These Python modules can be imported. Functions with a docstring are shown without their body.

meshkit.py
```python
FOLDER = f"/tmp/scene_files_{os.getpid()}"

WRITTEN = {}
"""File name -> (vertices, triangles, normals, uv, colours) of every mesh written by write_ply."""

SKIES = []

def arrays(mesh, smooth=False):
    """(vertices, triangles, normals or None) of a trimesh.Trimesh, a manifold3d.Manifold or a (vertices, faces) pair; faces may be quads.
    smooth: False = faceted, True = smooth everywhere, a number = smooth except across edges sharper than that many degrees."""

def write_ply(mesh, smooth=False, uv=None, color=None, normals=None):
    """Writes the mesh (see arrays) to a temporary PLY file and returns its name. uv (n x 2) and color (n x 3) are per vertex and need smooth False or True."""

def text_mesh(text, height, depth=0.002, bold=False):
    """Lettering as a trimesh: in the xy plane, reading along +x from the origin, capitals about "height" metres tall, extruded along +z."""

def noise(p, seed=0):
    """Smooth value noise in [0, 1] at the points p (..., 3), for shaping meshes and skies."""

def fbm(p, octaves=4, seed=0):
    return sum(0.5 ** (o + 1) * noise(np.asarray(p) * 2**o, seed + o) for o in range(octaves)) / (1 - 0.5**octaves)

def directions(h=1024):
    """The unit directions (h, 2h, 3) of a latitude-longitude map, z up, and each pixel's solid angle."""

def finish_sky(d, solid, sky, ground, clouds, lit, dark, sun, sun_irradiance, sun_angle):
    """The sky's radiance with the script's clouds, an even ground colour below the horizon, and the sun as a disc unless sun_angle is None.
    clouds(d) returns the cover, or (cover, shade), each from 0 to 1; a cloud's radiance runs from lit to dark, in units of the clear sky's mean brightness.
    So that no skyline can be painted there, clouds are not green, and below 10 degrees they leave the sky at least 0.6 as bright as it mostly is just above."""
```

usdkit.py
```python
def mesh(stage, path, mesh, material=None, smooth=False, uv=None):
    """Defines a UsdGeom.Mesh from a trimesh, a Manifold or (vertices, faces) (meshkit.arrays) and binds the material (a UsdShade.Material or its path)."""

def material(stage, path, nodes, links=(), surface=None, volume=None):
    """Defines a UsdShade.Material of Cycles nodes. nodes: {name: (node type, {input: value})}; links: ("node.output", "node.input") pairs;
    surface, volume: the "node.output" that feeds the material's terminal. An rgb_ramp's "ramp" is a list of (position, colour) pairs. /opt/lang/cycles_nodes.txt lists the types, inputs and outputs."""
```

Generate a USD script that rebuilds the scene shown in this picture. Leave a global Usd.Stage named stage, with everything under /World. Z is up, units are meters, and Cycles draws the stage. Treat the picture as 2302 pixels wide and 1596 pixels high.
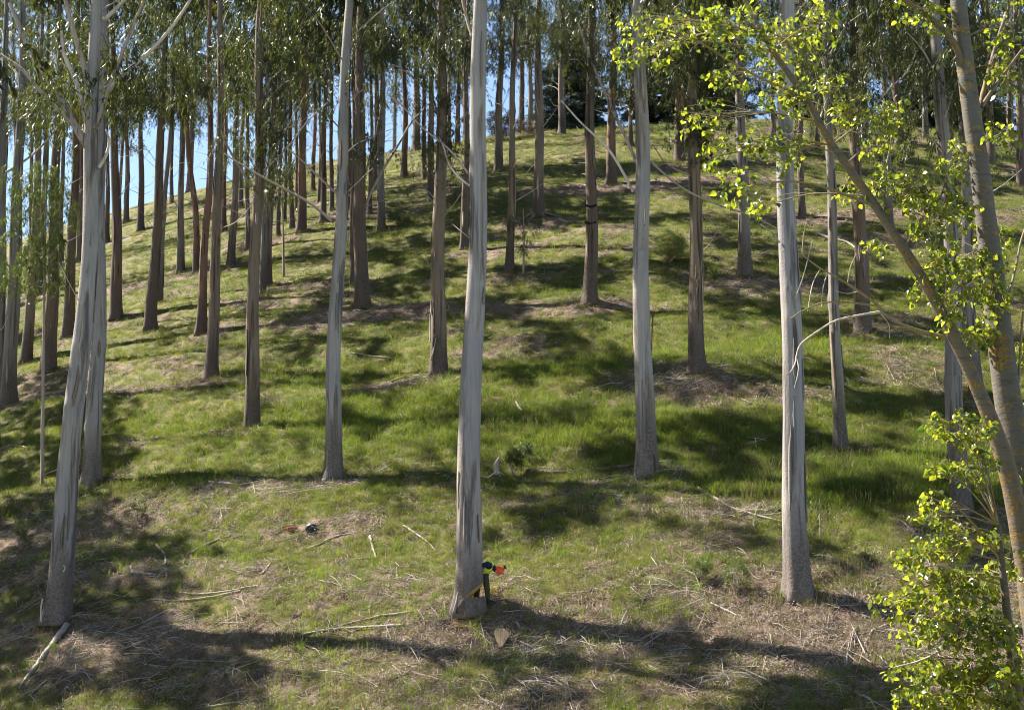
import math, random
import numpy as np
import trimesh
import manifold3d as m3
import usdkit
from meshkit import noise, fbm
from pxr import Usd, UsdGeom, UsdLux, UsdShade, Gf, Sdf, Vt

stage = Usd.Stage.CreateInMemory()
UsdGeom.SetStageUpAxis(stage, "Z")
UsdGeom.SetStageMetersPerUnit(stage, 1.0)
UsdGeom.Xform.Define(stage, "/World")
stage.SetDefaultPrim(stage.GetPrimAtPath("/World"))

# ------------------------------------------------------------------ camera, sky, sun, exposure
W0, H0, FPX = 2302.0, 1596.0, 3400.0          # the photograph's proportions, in working units
PITCH = math.radians(9.5)
cam = UsdGeom.Camera.Define(stage, "/World/camera")
cam.CreateHorizontalApertureAttr(36.0)
cam.CreateVerticalApertureAttr(36.0 * H0 / W0)
cam.CreateFocalLengthAttr(36.0 * FPX / W0)
cam.CreateClippingRangeAttr(Gf.Vec2f(0.1, 20000))
cam.AddRotateXOp().Set(90.0 + math.degrees(PITCH))
cam.CreateExposureAttr(2.15)

SUN_AZ, SUN_EL = math.radians(-60.0), math.radians(50.0)   # azimuth = atan2(x, y) of the direction towards the sun
SKY_STRENGTH, SUN_INTENSITY = 0.05, 1.25
SUN = np.array([math.sin(SUN_AZ) * math.cos(SUN_EL), math.cos(SUN_AZ) * math.cos(SUN_EL), math.sin(SUN_EL)])
dome = UsdLux.DomeLight.Define(stage, "/World/sky")
skym = usdkit.material(stage, "/World/Looks/sky", {
    "s": ("sky_texture", {"sky_type": "single_scattering", "sun_disc": False, "sun_elevation": SUN_EL, "sun_rotation": SUN_AZ % (2 * math.pi),
                          "altitude": 200.0, "air_density": 1.0, "aerosol_density": 0.5, "ozone_density": 1.5}),
    "b": ("background_shader", {"strength": SKY_STRENGTH})}, [("s.color", "b.color")], surface="b.background")
UsdShade.MaterialBindingAPI.Apply(dome.GetPrim()).Bind(skym)
sun = UsdLux.DistantLight.Define(stage, "/World/sun")
sun.CreateNormalizeAttr(True)
sun.CreateIntensityAttr(SUN_INTENSITY)
sun.CreateAngleAttr(0.53)
sun.CreateColorAttr(Gf.Vec3f(1.0, 0.94, 0.84))
sun.AddTransformOp().Set(Gf.Matrix4d(Gf.Rotation(Gf.Vec3d(0, 0, 1), Gf.Vec3d(*SUN.tolist())), Gf.Vec3d(0, 0, 0)))

R = np.random.default_rng(20240611)

# ------------------------------------------------------------------ helpers
_names = {}
def numbered(parent, name):
    k = _names.get((parent, name), 0)
    _names[(parent, name)] = k + 1
    return f"{parent}/{name}" if k == 0 else f"{parent}/{name}_{k:03d}"

def tag(prim, label=None, cat=None, group=None, kind=None):
    for k, v in (("label", label), ("category", cat), ("group", group), ("kind", kind)):
        if v:
            prim.SetCustomDataByKey(k, v)
    return prim

class Thing:
    def __init__(self, name, label=None, cat=None, loc=(0, 0, 0), group=None, kind=None):
        self.path = numbered("/World", name)
        self.loc = np.asarray(loc, float)
        x = UsdGeom.Xform.Define(stage, self.path)
        x.AddTranslateOp().Set(Gf.Vec3d(*self.loc.tolist()))
        self.prim = tag(x.GetPrim(), label, cat, group, kind)

def put(parent, name, vf, mat, smooth=True, mask=None, label=None, kind=None, world=True):
    """One Mesh prim under a Thing (or under a path); vertices are given in world space."""
    top = parent if isinstance(parent, Thing) else None
    base = top.path if top else parent[0]
    loc = top.loc if top else parent[1]
    if hasattr(vf, "vertices"):
        vf = (np.array(vf.vertices), np.array(vf.faces))
    v, f = np.asarray(vf[0], float), np.asarray(vf[1], int)
    if world:
        v = v - loc
    p = numbered(base, name)
    m = usdkit.mesh(stage, p, (v, f), M[mat], smooth=smooth)
    if mask is not None:
        UsdGeom.PrimvarsAPI(m).CreatePrimvar("mask", Sdf.ValueTypeNames.Color3fArray, "vertex").Set(Vt.Vec3fArray.FromNumpy(np.asarray(mask, np.float32)))
    tag(m.GetPrim(), label, None, None, kind)
    return (p, loc)

def frames(p):
    t = np.gradient(p, axis=0)
    t /= np.linalg.norm(t, axis=1, keepdims=True) + 1e-12
    ref = np.where(np.abs(t[:, 2:3]) > 0.92, [[1.0, 0, 0]], [[0, 0, 1.0]])
    if np.mean(np.abs(t[:, 2])) > 0.75:
        ref = np.tile([[1.0, 0, 0]], (len(p), 1))
    else:
        ref = np.tile([[0.13, 0.21, 1.0]], (len(p), 1))
    a = np.cross(t, ref); a /= np.linalg.norm(a, axis=1, keepdims=True) + 1e-9
    b = np.cross(t, a)
    return t, a, b

def tube(points, radii, sides=8, lump=0.0, seed=0, caps=True, lf=2.0):
    """A tapering round limb along a polyline; returns vertices and triangles."""
    p = np.asarray(points, float); n = len(p)
    r = np.broadcast_to(np.asarray(radii, float), (n,)).copy()
    t, a, b = frames(p)
    th = np.arange(sides) * 2 * np.pi / sides
    rr = np.repeat(r[:, None], sides, 1)
    if lump:
        h = np.concatenate([[0], np.cumsum(np.linalg.norm(np.diff(p, axis=0), axis=1))])
        q = np.stack([np.broadcast_to(np.cos(th) * 1.5 + seed * 7.1, rr.shape), np.broadcast_to(np.sin(th) * 1.5, rr.shape), np.broadcast_to(h[:, None] * lf, rr.shape)], -1)
        rr = rr * (1 + lump * (fbm(q, 2, seed % 97) - 0.5) * 2)
    v = p[:, None] + rr[..., None] * (np.cos(th)[None, :, None] * a[:, None] + np.sin(th)[None, :, None] * b[:, None])
    i, j = np.meshgrid(np.arange(n - 1), np.arange(sides), indexing="ij")
    A, B, C, D = i * sides + j, i * sides + (j + 1) % sides, (i + 1) * sides + (j + 1) % sides, (i + 1) * sides + j
    f = np.vstack([np.stack([A, C, B], -1).reshape(-1, 3), np.stack([A, D, C], -1).reshape(-1, 3)])
    v = v.reshape(-1, 3)
    if caps:
        k = len(v); v = np.vstack([v, p[:1], p[-1:]])
        jj = np.arange(sides); e = (n - 1) * sides
        f = np.vstack([f, np.stack([np.full(sides, k), jj, (jj + 1) % sides], -1), np.stack([np.full(sides, k + 1), e + (jj + 1) % sides, e + jj], -1)])
    return v, f

def join(parts):
    vs, fs, n = [], [], 0
    for v, f in parts:
        vs.append(v); fs.append(np.asarray(f) + n); n += len(v)
    return np.vstack(vs), np.vstack(fs)

def smoothline(pts, n):
    """Catmull-Rom through the points, n samples."""
    p = np.asarray(pts, float)
    if len(p) == 2:
        return p[0] + (p[1] - p[0]) * np.linspace(0, 1, n)[:, None]
    q = np.vstack([2 * p[0] - p[1], p, 2 * p[-1] - p[-2]])
    u = np.linspace(0, len(p) - 1, n); i = np.minimum(u.astype(int), len(p) - 2); t = (u - i)[:, None]
    a, b, c, d = q[i], q[i + 1], q[i + 2], q[i + 3]
    return 0.5 * (2 * b + (c - a) * t + (2 * a - 5 * b + 4 * c - d) * t ** 2 + (3 * b - a - 3 * c + d) * t ** 3)

def instancer(path, protos, pos, quat, scale, idx, kind="stuff"):
    """PointInstancer whose prototypes are copies (by reference) of the class prims."""
    pi = UsdGeom.PointInstancer.Define(stage, path)
    rel = pi.CreatePrototypesRel()
    for name in protos:
        q = stage.DefinePrim(numbered(path, name.split("/")[-1]), "Mesh")
        q.GetReferences().AddInternalReference(name)
        rel.AddTarget(q.GetPath())
    pi.CreatePositionsAttr(Vt.Vec3fArray.FromNumpy(np.ascontiguousarray(pos, np.float32)))
    pi.CreateOrientationsAttr(Vt.QuathArray([Gf.Quath(float(w), float(x), float(y), float(z)) for x, y, z, w in quat]))
    s = np.asarray(scale, np.float32)
    if s.ndim == 1:
        s = np.repeat(s[:, None], 3, 1)
    pi.CreateScalesAttr(Vt.Vec3fArray.FromNumpy(np.ascontiguousarray(s)))
    pi.CreateProtoIndicesAttr(Vt.IntArray.FromNumpy(np.ascontiguousarray(idx, np.int32)))
    tag(pi.GetPrim(), kind=kind)
    return pi

from scipy.spatial.transform import Rotation as Rot
def yawquat(n, tilt=0.15, rng=R):
    return (Rot.from_euler("z", rng.uniform(0, 2 * np.pi, n)) * Rot.from_euler("xy", rng.normal(0, tilt, (n, 2)))).as_quat()

def normalquat(nrm, yaw):
    z = np.array([0, 0, 1.0]); ax = np.cross(np.broadcast_to(z, nrm.shape), nrm)
    s = np.linalg.norm(ax, axis=1, keepdims=True); ang = np.arctan2(s[:, 0], nrm[:, 2])
    return (Rot.from_rotvec(ax / np.maximum(s, 1e-9) * ang[:, None]) * Rot.from_euler("z", yaw)).as_quat()

# ------------------------------------------------------------------ materials
M = {}
def mat(name, nodes, links, surface):
    M[name] = usdkit.material(stage, f"/World/Looks/{name}", nodes, links, surface=surface)

def bark(name, light, mid, dark, rough_base, contrast=0.5, streak=5.0):
    """Vertical streaks of shed and old bark, a rough dark foot (mask red), and lumps."""
    mat(name, {
        "g": ("geometry", {}), "a": ("attribute", {"attribute": "mask"}), "sp": ("separate_color", {}), "oi": ("object_info", {}),
        "off": ("combine_xyz", {"x": 0.0, "y": 0.0}), "add": ("mapping", {"scale": (streak, streak, 0.22)}),
        "mr": ("math", {"math_type": "multiply", "value2": 37.0}),
        "n1": ("noise_texture", {"dimensions": "4D", "scale": 1.0, "detail": 5.0, "roughness": 0.6, "distortion": 0.4}),
        "r1": ("rgb_ramp", {"ramp": [(0.0, dark), (0.37, dark), (0.415, mid), (0.46, light), (0.63, light), (0.70, mid), (1.0, mid)]}),
        "m2": ("mapping", {"scale": (streak * 4, streak * 4, 0.9)}),
        "n2": ("noise_texture", {"dimensions": "4D", "scale": 1.0, "detail": 4.0, "roughness": 0.6}),
        "r2": ("rgb_ramp", {"ramp": [(0.25, (0.62, 0.6, 0.58)), (0.55, (1, 1, 1)), (0.8, (1.12, 1.1, 1.06))]}),
        "mul": ("mix_color", {"blend_type": "multiply", "fac": contrast}),
        "n3": ("noise_texture", {"scale": 0.45, "detail": 2.0}),
        "r3": ("rgb_ramp", {"ramp": [(0.35, (0.86, 0.86, 0.9)), (0.65, (1.06, 1.02, 0.96))]}),
        "mul3": ("mix_color", {"blend_type": "multiply", "fac": 1.0}),
        "n4": ("noise_texture", {"scale": 14.0, "detail": 4.0, "roughness": 0.7}),
        "r4": ("rgb_ramp", {"ramp": [(0.3, tuple(x * 0.35 for x in rough_base)), (0.5, rough_base), (0.75, tuple(min(1, x * 1.7) for x in rough_base))]}),
        "mix": ("mix_color", {"blend_type": "mix"}),
        "hs": ("math", {"math_type": "add"}),
        "bmp": ("bump", {"strength": 0.7, "distance": 0.03}),
        "p": ("principled_bsdf", {"roughness": 0.78, "specular_ior_level": 0.25})},
        [("g.position", "add.vector"), ("oi.random", "mr.value1"), ("mr.value", "n1.w"), ("add.vector", "n1.vector"), ("n1.fac", "r1.fac"),
         ("g.position", "m2.vector"), ("m2.vector", "n2.vector"), ("mr.value", "n2.w"), ("n2.fac", "r2.fac"), ("r1.color", "mul.a"), ("r2.color", "mul.b"),
         ("g.position", "n3.vector"), ("n3.fac", "r3.fac"), ("mul.result", "mul3.a"), ("r3.color", "mul3.b"),
         ("g.position", "n4.vector"), ("n4.fac", "r4.fac"), ("a.color", "sp.color"), ("sp.r", "mix.fac"), ("mul3.result", "mix.a"), ("r4.color", "mix.b"),
         ("mix.result", "p.base_color"), ("n2.fac", "hs.value1"), ("n4.fac", "hs.value2"), ("hs.value", "bmp.height"), ("bmp.normal", "p.normal")], "p.BSDF")

bark("bark_pale", (0.265, 0.245, 0.236), (0.175, 0.148, 0.125), (0.085, 0.085, 0.094), (0.115, 0.09, 0.075), 0.75, 3.0)
bark("bark_grey", (0.185, 0.163, 0.148), (0.122, 0.095, 0.075), (0.066, 0.057, 0.053), (0.08, 0.063, 0.05))
bark("bark_tan", (0.195, 0.148, 0.11), (0.122, 0.083, 0.057), (0.058, 0.039, 0.03), (0.07, 0.05, 0.04), 0.8, 7)
bark("bark_brown", (0.138, 0.096, 0.069), (0.083, 0.053, 0.037), (0.04, 0.026, 0.02), (0.085, 0.062, 0.05), 0.9, 8)
bark("bark_red", (0.20, 0.115, 0.075), (0.125, 0.065, 0.042), (0.06, 0.036, 0.028), (0.075, 0.05, 0.04), 0.9, 8)
bark("branch_bark", (0.34, 0.285, 0.235), (0.22, 0.175, 0.135), (0.12, 0.095, 0.08), (0.15, 0.12, 0.10), 0.8, 9)
bark("branch_pale", (0.52, 0.46, 0.40), (0.42, 0.35, 0.28), (0.24, 0.2, 0.17), (0.3, 0.25, 0.2), 0.6, 9)
bark("dead_wood", (0.36, 0.32, 0.27), (0.25, 0.21, 0.165), (0.13, 0.105, 0.082), (0.25, 0.2, 0.16), 0.9, 12)
bark("dark_trunk", (0.10, 0.075, 0.06), (0.07, 0.05, 0.04), (0.04, 0.03, 0.025), (0.06, 0.045, 0.04), 0.8, 8)

def poplar_bark(name, clean, lichen, amount):
    mat(name, {
        "g": ("geometry", {}), "m": ("mapping", {"scale": (5.0, 5.0, 16.0)}), "n": ("noise_texture", {"scale": 1.0, "detail": 5.0, "roughness": 0.65, "distortion": 0.5}),
        "r": ("rgb_ramp", {"ramp": [(0.3, tuple(x * 0.45 for x in clean)), (0.45, clean), (0.75, tuple(min(1, x * 1.15) for x in clean))]}),
        "m2": ("mapping", {"scale": (4.0, 4.0, 6.5)}), "n2": ("noise_texture", {"scale": 1.0, "detail": 6.0, "roughness": 0.62, "distortion": 0.6}),
        "r2": ("rgb_ramp", {"ramp": [(amount, (0, 0, 0)), (amount + 0.07, (1, 1, 1))]}),
        "n3": ("noise_texture", {"scale": 30.0, "detail": 3.0}), "r3": ("rgb_ramp", {"ramp": [(0.3, tuple(x * 0.5 for x in lichen)), (0.7, tuple(min(1, x * 1.3) for x in lichen))]}),
        "mix": ("mix_color", {"blend_type": "mix"}), "b": ("bump", {"strength": 0.6, "distance": 0.02}),
        "p": ("principled_bsdf", {"roughness": 0.75, "specular_ior_level": 0.25})},
        [("g.position", "m.vector"), ("m.vector", "n.vector"), ("n.fac", "r.fac"), ("g.position", "m2.vector"), ("m2.vector", "n2.vector"), ("n2.fac", "r2.fac"),
         ("g.position", "n3.vector"), ("n3.fac", "r3.fac"), ("r2.color", "mix.fac"), ("r.color", "mix.a"), ("r3.color", "mix.b"), ("mix.result", "p.base_color"),
         ("n.fac", "b.height"), ("b.normal", "p.normal")], "p.BSDF")
poplar_bark("poplar_bark", (0.098, 0.086, 0.07), (0.19, 0.125, 0.04), 0.55)
poplar_bark("lichen_bark", (0.115, 0.09, 0.062), (0.19, 0.115, 0.032), 0.53)
poplar_bark("lichen_twig", (0.20, 0.165, 0.11), (0.24, 0.17, 0.05), 0.5)

def leafmat(name, a, b, trans, tw, rough=0.4, spec=0.4, nscale=0.35, patch=None):
    """Leaf: colour runs from a to b by plant and by place; light passes through."""
    nodes = {
        "oi": ("object_info", {}), "g": ("geometry", {}), "n": ("noise_texture", {"scale": nscale, "detail": 3.0, "roughness": 0.6}),
        "ad": ("math", {"math_type": "add"}), "hf": ("math", {"math_type": "multiply", "value2": 0.5}),
        "r": ("rgb_ramp", {"ramp": [(0.2, a), (0.8, b)]}), "t": ("translucent_bsdf", {}),
        "tm": ("mix_color", {"blend_type": "multiply", "fac": 1.0, "b": trans, "use_clamp_result": False}),
        "p": ("principled_bsdf", {"roughness": rough, "specular_ior_level": spec}), "mix": ("mix_closure", {"fac": tw})}
    links = [("g.position", "n.vector"), ("n.fac", "ad.value1"), ("oi.random", "ad.value2"), ("ad.value", "hf.value1"), ("hf.value", "r.fac"),
             ("r.color", "p.base_color"), ("r.color", "tm.a"), ("tm.result", "t.color"), ("p.BSDF", "mix.closure1"), ("t.BSDF", "mix.closure2")]
    mat(name, nodes, links, "mix.closure")
leafmat("gum_leaf", (0.024, 0.037, 0.013), (0.070, 0.070, 0.024), (1.8, 1.9, 0.8), 0.38, 0.4, 0.4)
leafmat("young_gum_leaf", (0.028, 0.048, 0.012), (0.085, 0.098, 0.022), (1.6, 1.8, 0.8), 0.42, 0.38, 0.5)
leafmat("poplar_leaf", (0.032, 0.066, 0.012), (0.20, 0.215, 0.038), (2.4, 2.3, 0.8), 0.5, 0.22, 0.8, 3.0)
leafmat("grass_blade", (0.050, 0.088, 0.014), (0.155, 0.165, 0.034), (1.5, 1.5, 0.9), 0.42, 0.55, 0.25, 0.22)
leafmat("lush_blade", (0.07, 0.13, 0.014), (0.175, 0.22, 0.034), (1.6, 1.6, 0.9), 0.42, 0.55, 0.25, 0.3)
leafmat("dry_blade", (0.10, 0.09, 0.038), (0.205, 0.178, 0.085), (1.2, 1.2, 1.0), 0.3, 0.6, 0.2, 0.4)
leafmat("shrub_leaf", (0.06, 0.085, 0.03), (0.12, 0.145, 0.05), (1.5, 1.6, 0.8), 0.35, 0.45, 0.35)
leafmat("bush_leaf", (0.20, 0.24, 0.08), (0.30, 0.32, 0.13), (1.4, 1.4, 0.8), 0.35, 0.5, 0.3)
leafmat("rust_leaf", (0.12, 0.085, 0.05), (0.19, 0.13, 0.075), (1.2, 1.2, 1.0), 0.3, 0.5, 0.2)
leafmat("conifer_needle", (0.035, 0.058, 0.05), (0.07, 0.10, 0.075), (1.0, 1.0, 0.8), 0.15, 0.5, 0.3)

mat("ground", {
    "g": ("geometry", {}), "a": ("attribute", {"attribute": "mask"}), "sp": ("separate_color", {}),
    "n1": ("noise_texture", {"scale": 0.5, "detail": 5.0, "roughness": 0.65}), "r1": ("rgb_ramp", {"ramp": [(0.3, (0.06, 0.064, 0.02)), (0.5, (0.095, 0.096, 0.03)), (0.7, (0.15, 0.132, 0.05))]}),
    "n2": ("noise_texture", {"scale": 9.0, "detail": 6.0, "roughness": 0.75, "distortion": 1.2}),
    "r2": ("rgb_ramp", {"ramp": [(0.3, (0.07, 0.047, 0.034)), (0.48, (0.145, 0.102, 0.074)), (0.60, (0.19, 0.14, 0.102)), (0.72, (0.27, 0.21, 0.16))]}),
    "r2b": ("rgb_ramp", {"ramp": [(0.3, (0.55, 0.55, 0.5)), (0.7, (1.25, 1.2, 1.1))]}), "mg": ("mix_color", {"blend_type": "multiply", "fac": 1.0, "use_clamp_result": False}),
    "n3": ("noise_texture", {"scale": 2.2, "detail": 5.0, "roughness": 0.7}), "ls": ("math", {"math_type": "multiply_add", "value2": 1.0}), "ls2": ("math", {"math_type": "multiply_add", "value2": 0.9, "value3": -0.45}),
    "sm": ("map_range", {"range_type": "smoothstep", "from_min": 0.3, "from_max": 0.65, "clamp": True}),
    "mix": ("mix_color", {"blend_type": "mix"}), "soil": ("color", {"value": (0.20, 0.115, 0.07)}), "mix2": ("mix_color", {"blend_type": "mix"}),
    "hadd": ("math", {"math_type": "add"}), "b": ("bump", {"strength": 0.8, "distance": 0.06}),
    "p": ("principled_bsdf", {"roughness": 0.9, "specular_ior_level": 0.1})},
    [("g.position", "n1.vector"), ("n1.fac", "r1.fac"), ("g.position", "n2.vector"), ("n2.fac", "r2.fac"), ("n2.fac", "r2b.fac"), ("r1.color", "mg.a"), ("r2b.color", "mg.b"),
     ("a.color", "sp.color"), ("g.position", "n3.vector"), ("n3.fac", "ls2.value1"), ("sp.r", "ls.value1"), ("ls2.value", "ls.value3"), ("ls.value", "sm.value"),
     ("sm.result", "mix.fac"), ("mg.result", "mix.a"), ("r2.color", "mix.b"), ("mix.result", "mix2.a"), ("soil.color", "mix2.b"), ("sp.b", "mix2.fac"), ("mix2.result", "p.base_color"),
     ("n2.fac", "hadd.value1"), ("n3.fac", "hadd.value2"), ("hadd.value", "b.height"), ("b.normal", "p.normal")], "p.BSDF")

def plain(name, c, rough=0.6, spec=0.3, var=0.25, scale=20.0, bump=0.2):
    mat(name, {"g": ("texture_coordinate", {}), "n": ("noise_texture", {"scale": scale, "detail": 4.0}), "r": ("rgb_ramp", {"ramp": [(0.3, tuple(x * (1 - var) for x in c)), (0.7, tuple(min(1, x * (1 + var)) for x in c))]}),
               "b": ("bump", {"strength": bump, "distance": 0.01}), "p": ("principled_bsdf", {"roughness": rough, "specular_ior_level": spec})},
        [("g.object", "n.vector"), ("n.fac", "r.fac"), ("r.color", "p.base_color"), ("n.fac", "b.height"), ("b.normal", "p.normal")], "p.BSDF")
plain("litter_light", (0.255, 0.205, 0.158), 0.8, 0.2, 0.3, 6)
plain("litter_dark", (0.12, 0.078, 0.056), 0.8, 0.2, 0.4, 6)
plain("litter_leaf", (0.19, 0.125, 0.075), 0.7, 0.3, 0.3, 6)
plain("fresh_wood", (0.62, 0.42, 0.16), 0.7, 0.2, 0.2, 25)
plain("wedge_wood", (0.50, 0.36, 0.21), 0.75, 0.2, 0.22, 14)
mat("wedge_grain", {"g": ("texture_coordinate", {}), "m": ("mapping", {"rotation": (0.0, 0.5, 0.0), "scale": (26.0, 4.0, 4.0)}), "n": ("noise_texture", {"scale": 1.0, "detail": 4.0, "roughness": 0.6}),
    "r": ("rgb_ramp", {"ramp": [(0.32, (0.22, 0.14, 0.08)), (0.5, (0.42, 0.29, 0.17)), (0.7, (0.52, 0.38, 0.23))]}), "b": ("bump", {"strength": 0.5, "distance": 0.01}), "p": ("principled_bsdf", {"roughness": 0.8, "specular_ior_level": 0.15})},
    [("g.object", "m.vector"), ("m.vector", "n.vector"), ("n.fac", "r.fac"), ("r.color", "p.base_color"), ("n.fac", "b.height"), ("b.normal", "p.normal")], "p.BSDF")
plain("sawdust", (0.50, 0.38, 0.21), 0.95, 0.05, 0.2, 40, 0.6)
plain("hi_vis", (0.62, 0.80, 0.02), 0.55, 0.3, 0.08)
plain("vest_tape", (0.55, 0.56, 0.56), 0.3, 0.6, 0.05)
plain("navy_cloth", (0.015, 0.02, 0.06), 0.85, 0.2)
plain("olive_trousers", (0.062, 0.058, 0.036), 0.9, 0.1)
plain("helmet_orange", (0.78, 0.075, 0.008), 0.3, 0.5, 0.05)
plain("white_plastic", (0.78, 0.78, 0.78), 0.4, 0.5, 0.05)
plain("black_bark_ring", (0.02, 0.017, 0.015), 0.9, 0.1)
plain("black_rubber", (0.018, 0.018, 0.02), 0.6, 0.4)
plain("skin", (0.45, 0.24, 0.16), 0.55, 0.35, 0.1)
plain("glove_leather", (0.40, 0.30, 0.15), 0.8, 0.2)
plain("bag_cloth", (0.018, 0.019, 0.03), 0.55, 0.4)
plain("can_red", (0.22, 0.05, 0.03), 0.4, 0.5)

# ------------------------------------------------------------------ the terrain, as one height function
PC, PX0, PL, PS1, PS2, PSC, PWD = 8.875e-3, 23.04, 243.4, 0.4817, 0.029, 142.15, 8.123
def _I(t):
    return PS2 * t + (PS1 - PS2) * (t - PWD * np.logaddexp(0, (t - PSC) / PWD))
_I40 = float(_I(np.float64(40.0)))
MOUNDS = []                                     # (x, y, height, radius) filled in below
def height(x, y, fine=True):
    x, y = np.asarray(x, float), np.asarray(y, float)
    dx = x - PX0
    s = y - PC * dx * dx / (1 + np.abs(dx) / PL)
    hill = _I(s) - _I40
    t = np.clip((14 - y) / 14, 0, 1.6)
    valley = -9.0 + 7.2 * t * t * (3 - 2 * np.minimum(t, 1)) - 0.02 * np.maximum(-y - 5, 0)
    k = 0.8
    z = k * np.logaddexp(hill / k, valley / k)
    if fine:
        P = np.stack([x, y, np.zeros_like(x)], -1)
        w = np.clip((y - 20) / 12, 0, 1) * np.clip((230 - y) / 50, 0, 1)
        z = z + w * (0.55 * (fbm(P * 0.13, 3, 3) - 0.5) + 0.24 * (fbm(P * 0.8, 3, 9) - 0.5))
        z = z + w * 0.16 * np.sin(s * 1.05 + 3.0 * noise(P * 0.09, 5)) * (noise(P * 0.15, 21) > 0.35)
        for mx, my, mh, mr in MOUNDS:
            z = z + mh * np.exp(-((x - mx) ** 2 + (y - my) ** 2) / (2 * mr * mr))
    return z
def normal_at(x, y):
    e = 0.25
    n = np.stack([-(height(x + e, y) - height(x - e, y)) / (2 * e), -(height(x, y + e) - height(x, y - e)) / (2 * e), np.ones_like(x)], -1)
    return n / np.linalg.norm(n, axis=1, keepdims=True)

CP, SP = math.cos(PITCH), math.sin(PITCH)
def ray(px, py):
    dx, dy = (px - W0 / 2) / FPX, (H0 / 2 - py) / FPX
    return np.array([dx, CP - dy * SP, SP + dy * CP])
def ground(px, py):
    """Where a sight line meets the hillside."""
    r = ray(px, py)
    t = np.linspace(25, 190, 661)
    d = r[2] * t - height(r[0] * t, r[1] * t)
    i = np.where(d < 0)[0]
    if not len(i):
        i = [int(np.argmin(d))]
    a = t[max(i[0] - 1, 0)]; tt = np.linspace(a, t[i[0]], 40)
    d = r[2] * tt - height(r[0] * tt, r[1] * tt)
    k = np.where(d < 0)[0]
    T = tt[k[0]] if len(k) else tt[-1]
    x, y = r[0] * T, r[1] * T
    return np.array([x, y, float(height(x, y))])
def at(px, py, Y):
    r = ray(px, py)
    return r * (Y / r[1])
def pix(P):
    P = np.asarray(P, float); dep = P[..., 1] * CP + P[..., 2] * SP; up = -P[..., 1] * SP + P[..., 2] * CP
    return W0 / 2 + FPX * P[..., 0] / dep, H0 / 2 - FPX * up / dep

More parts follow.
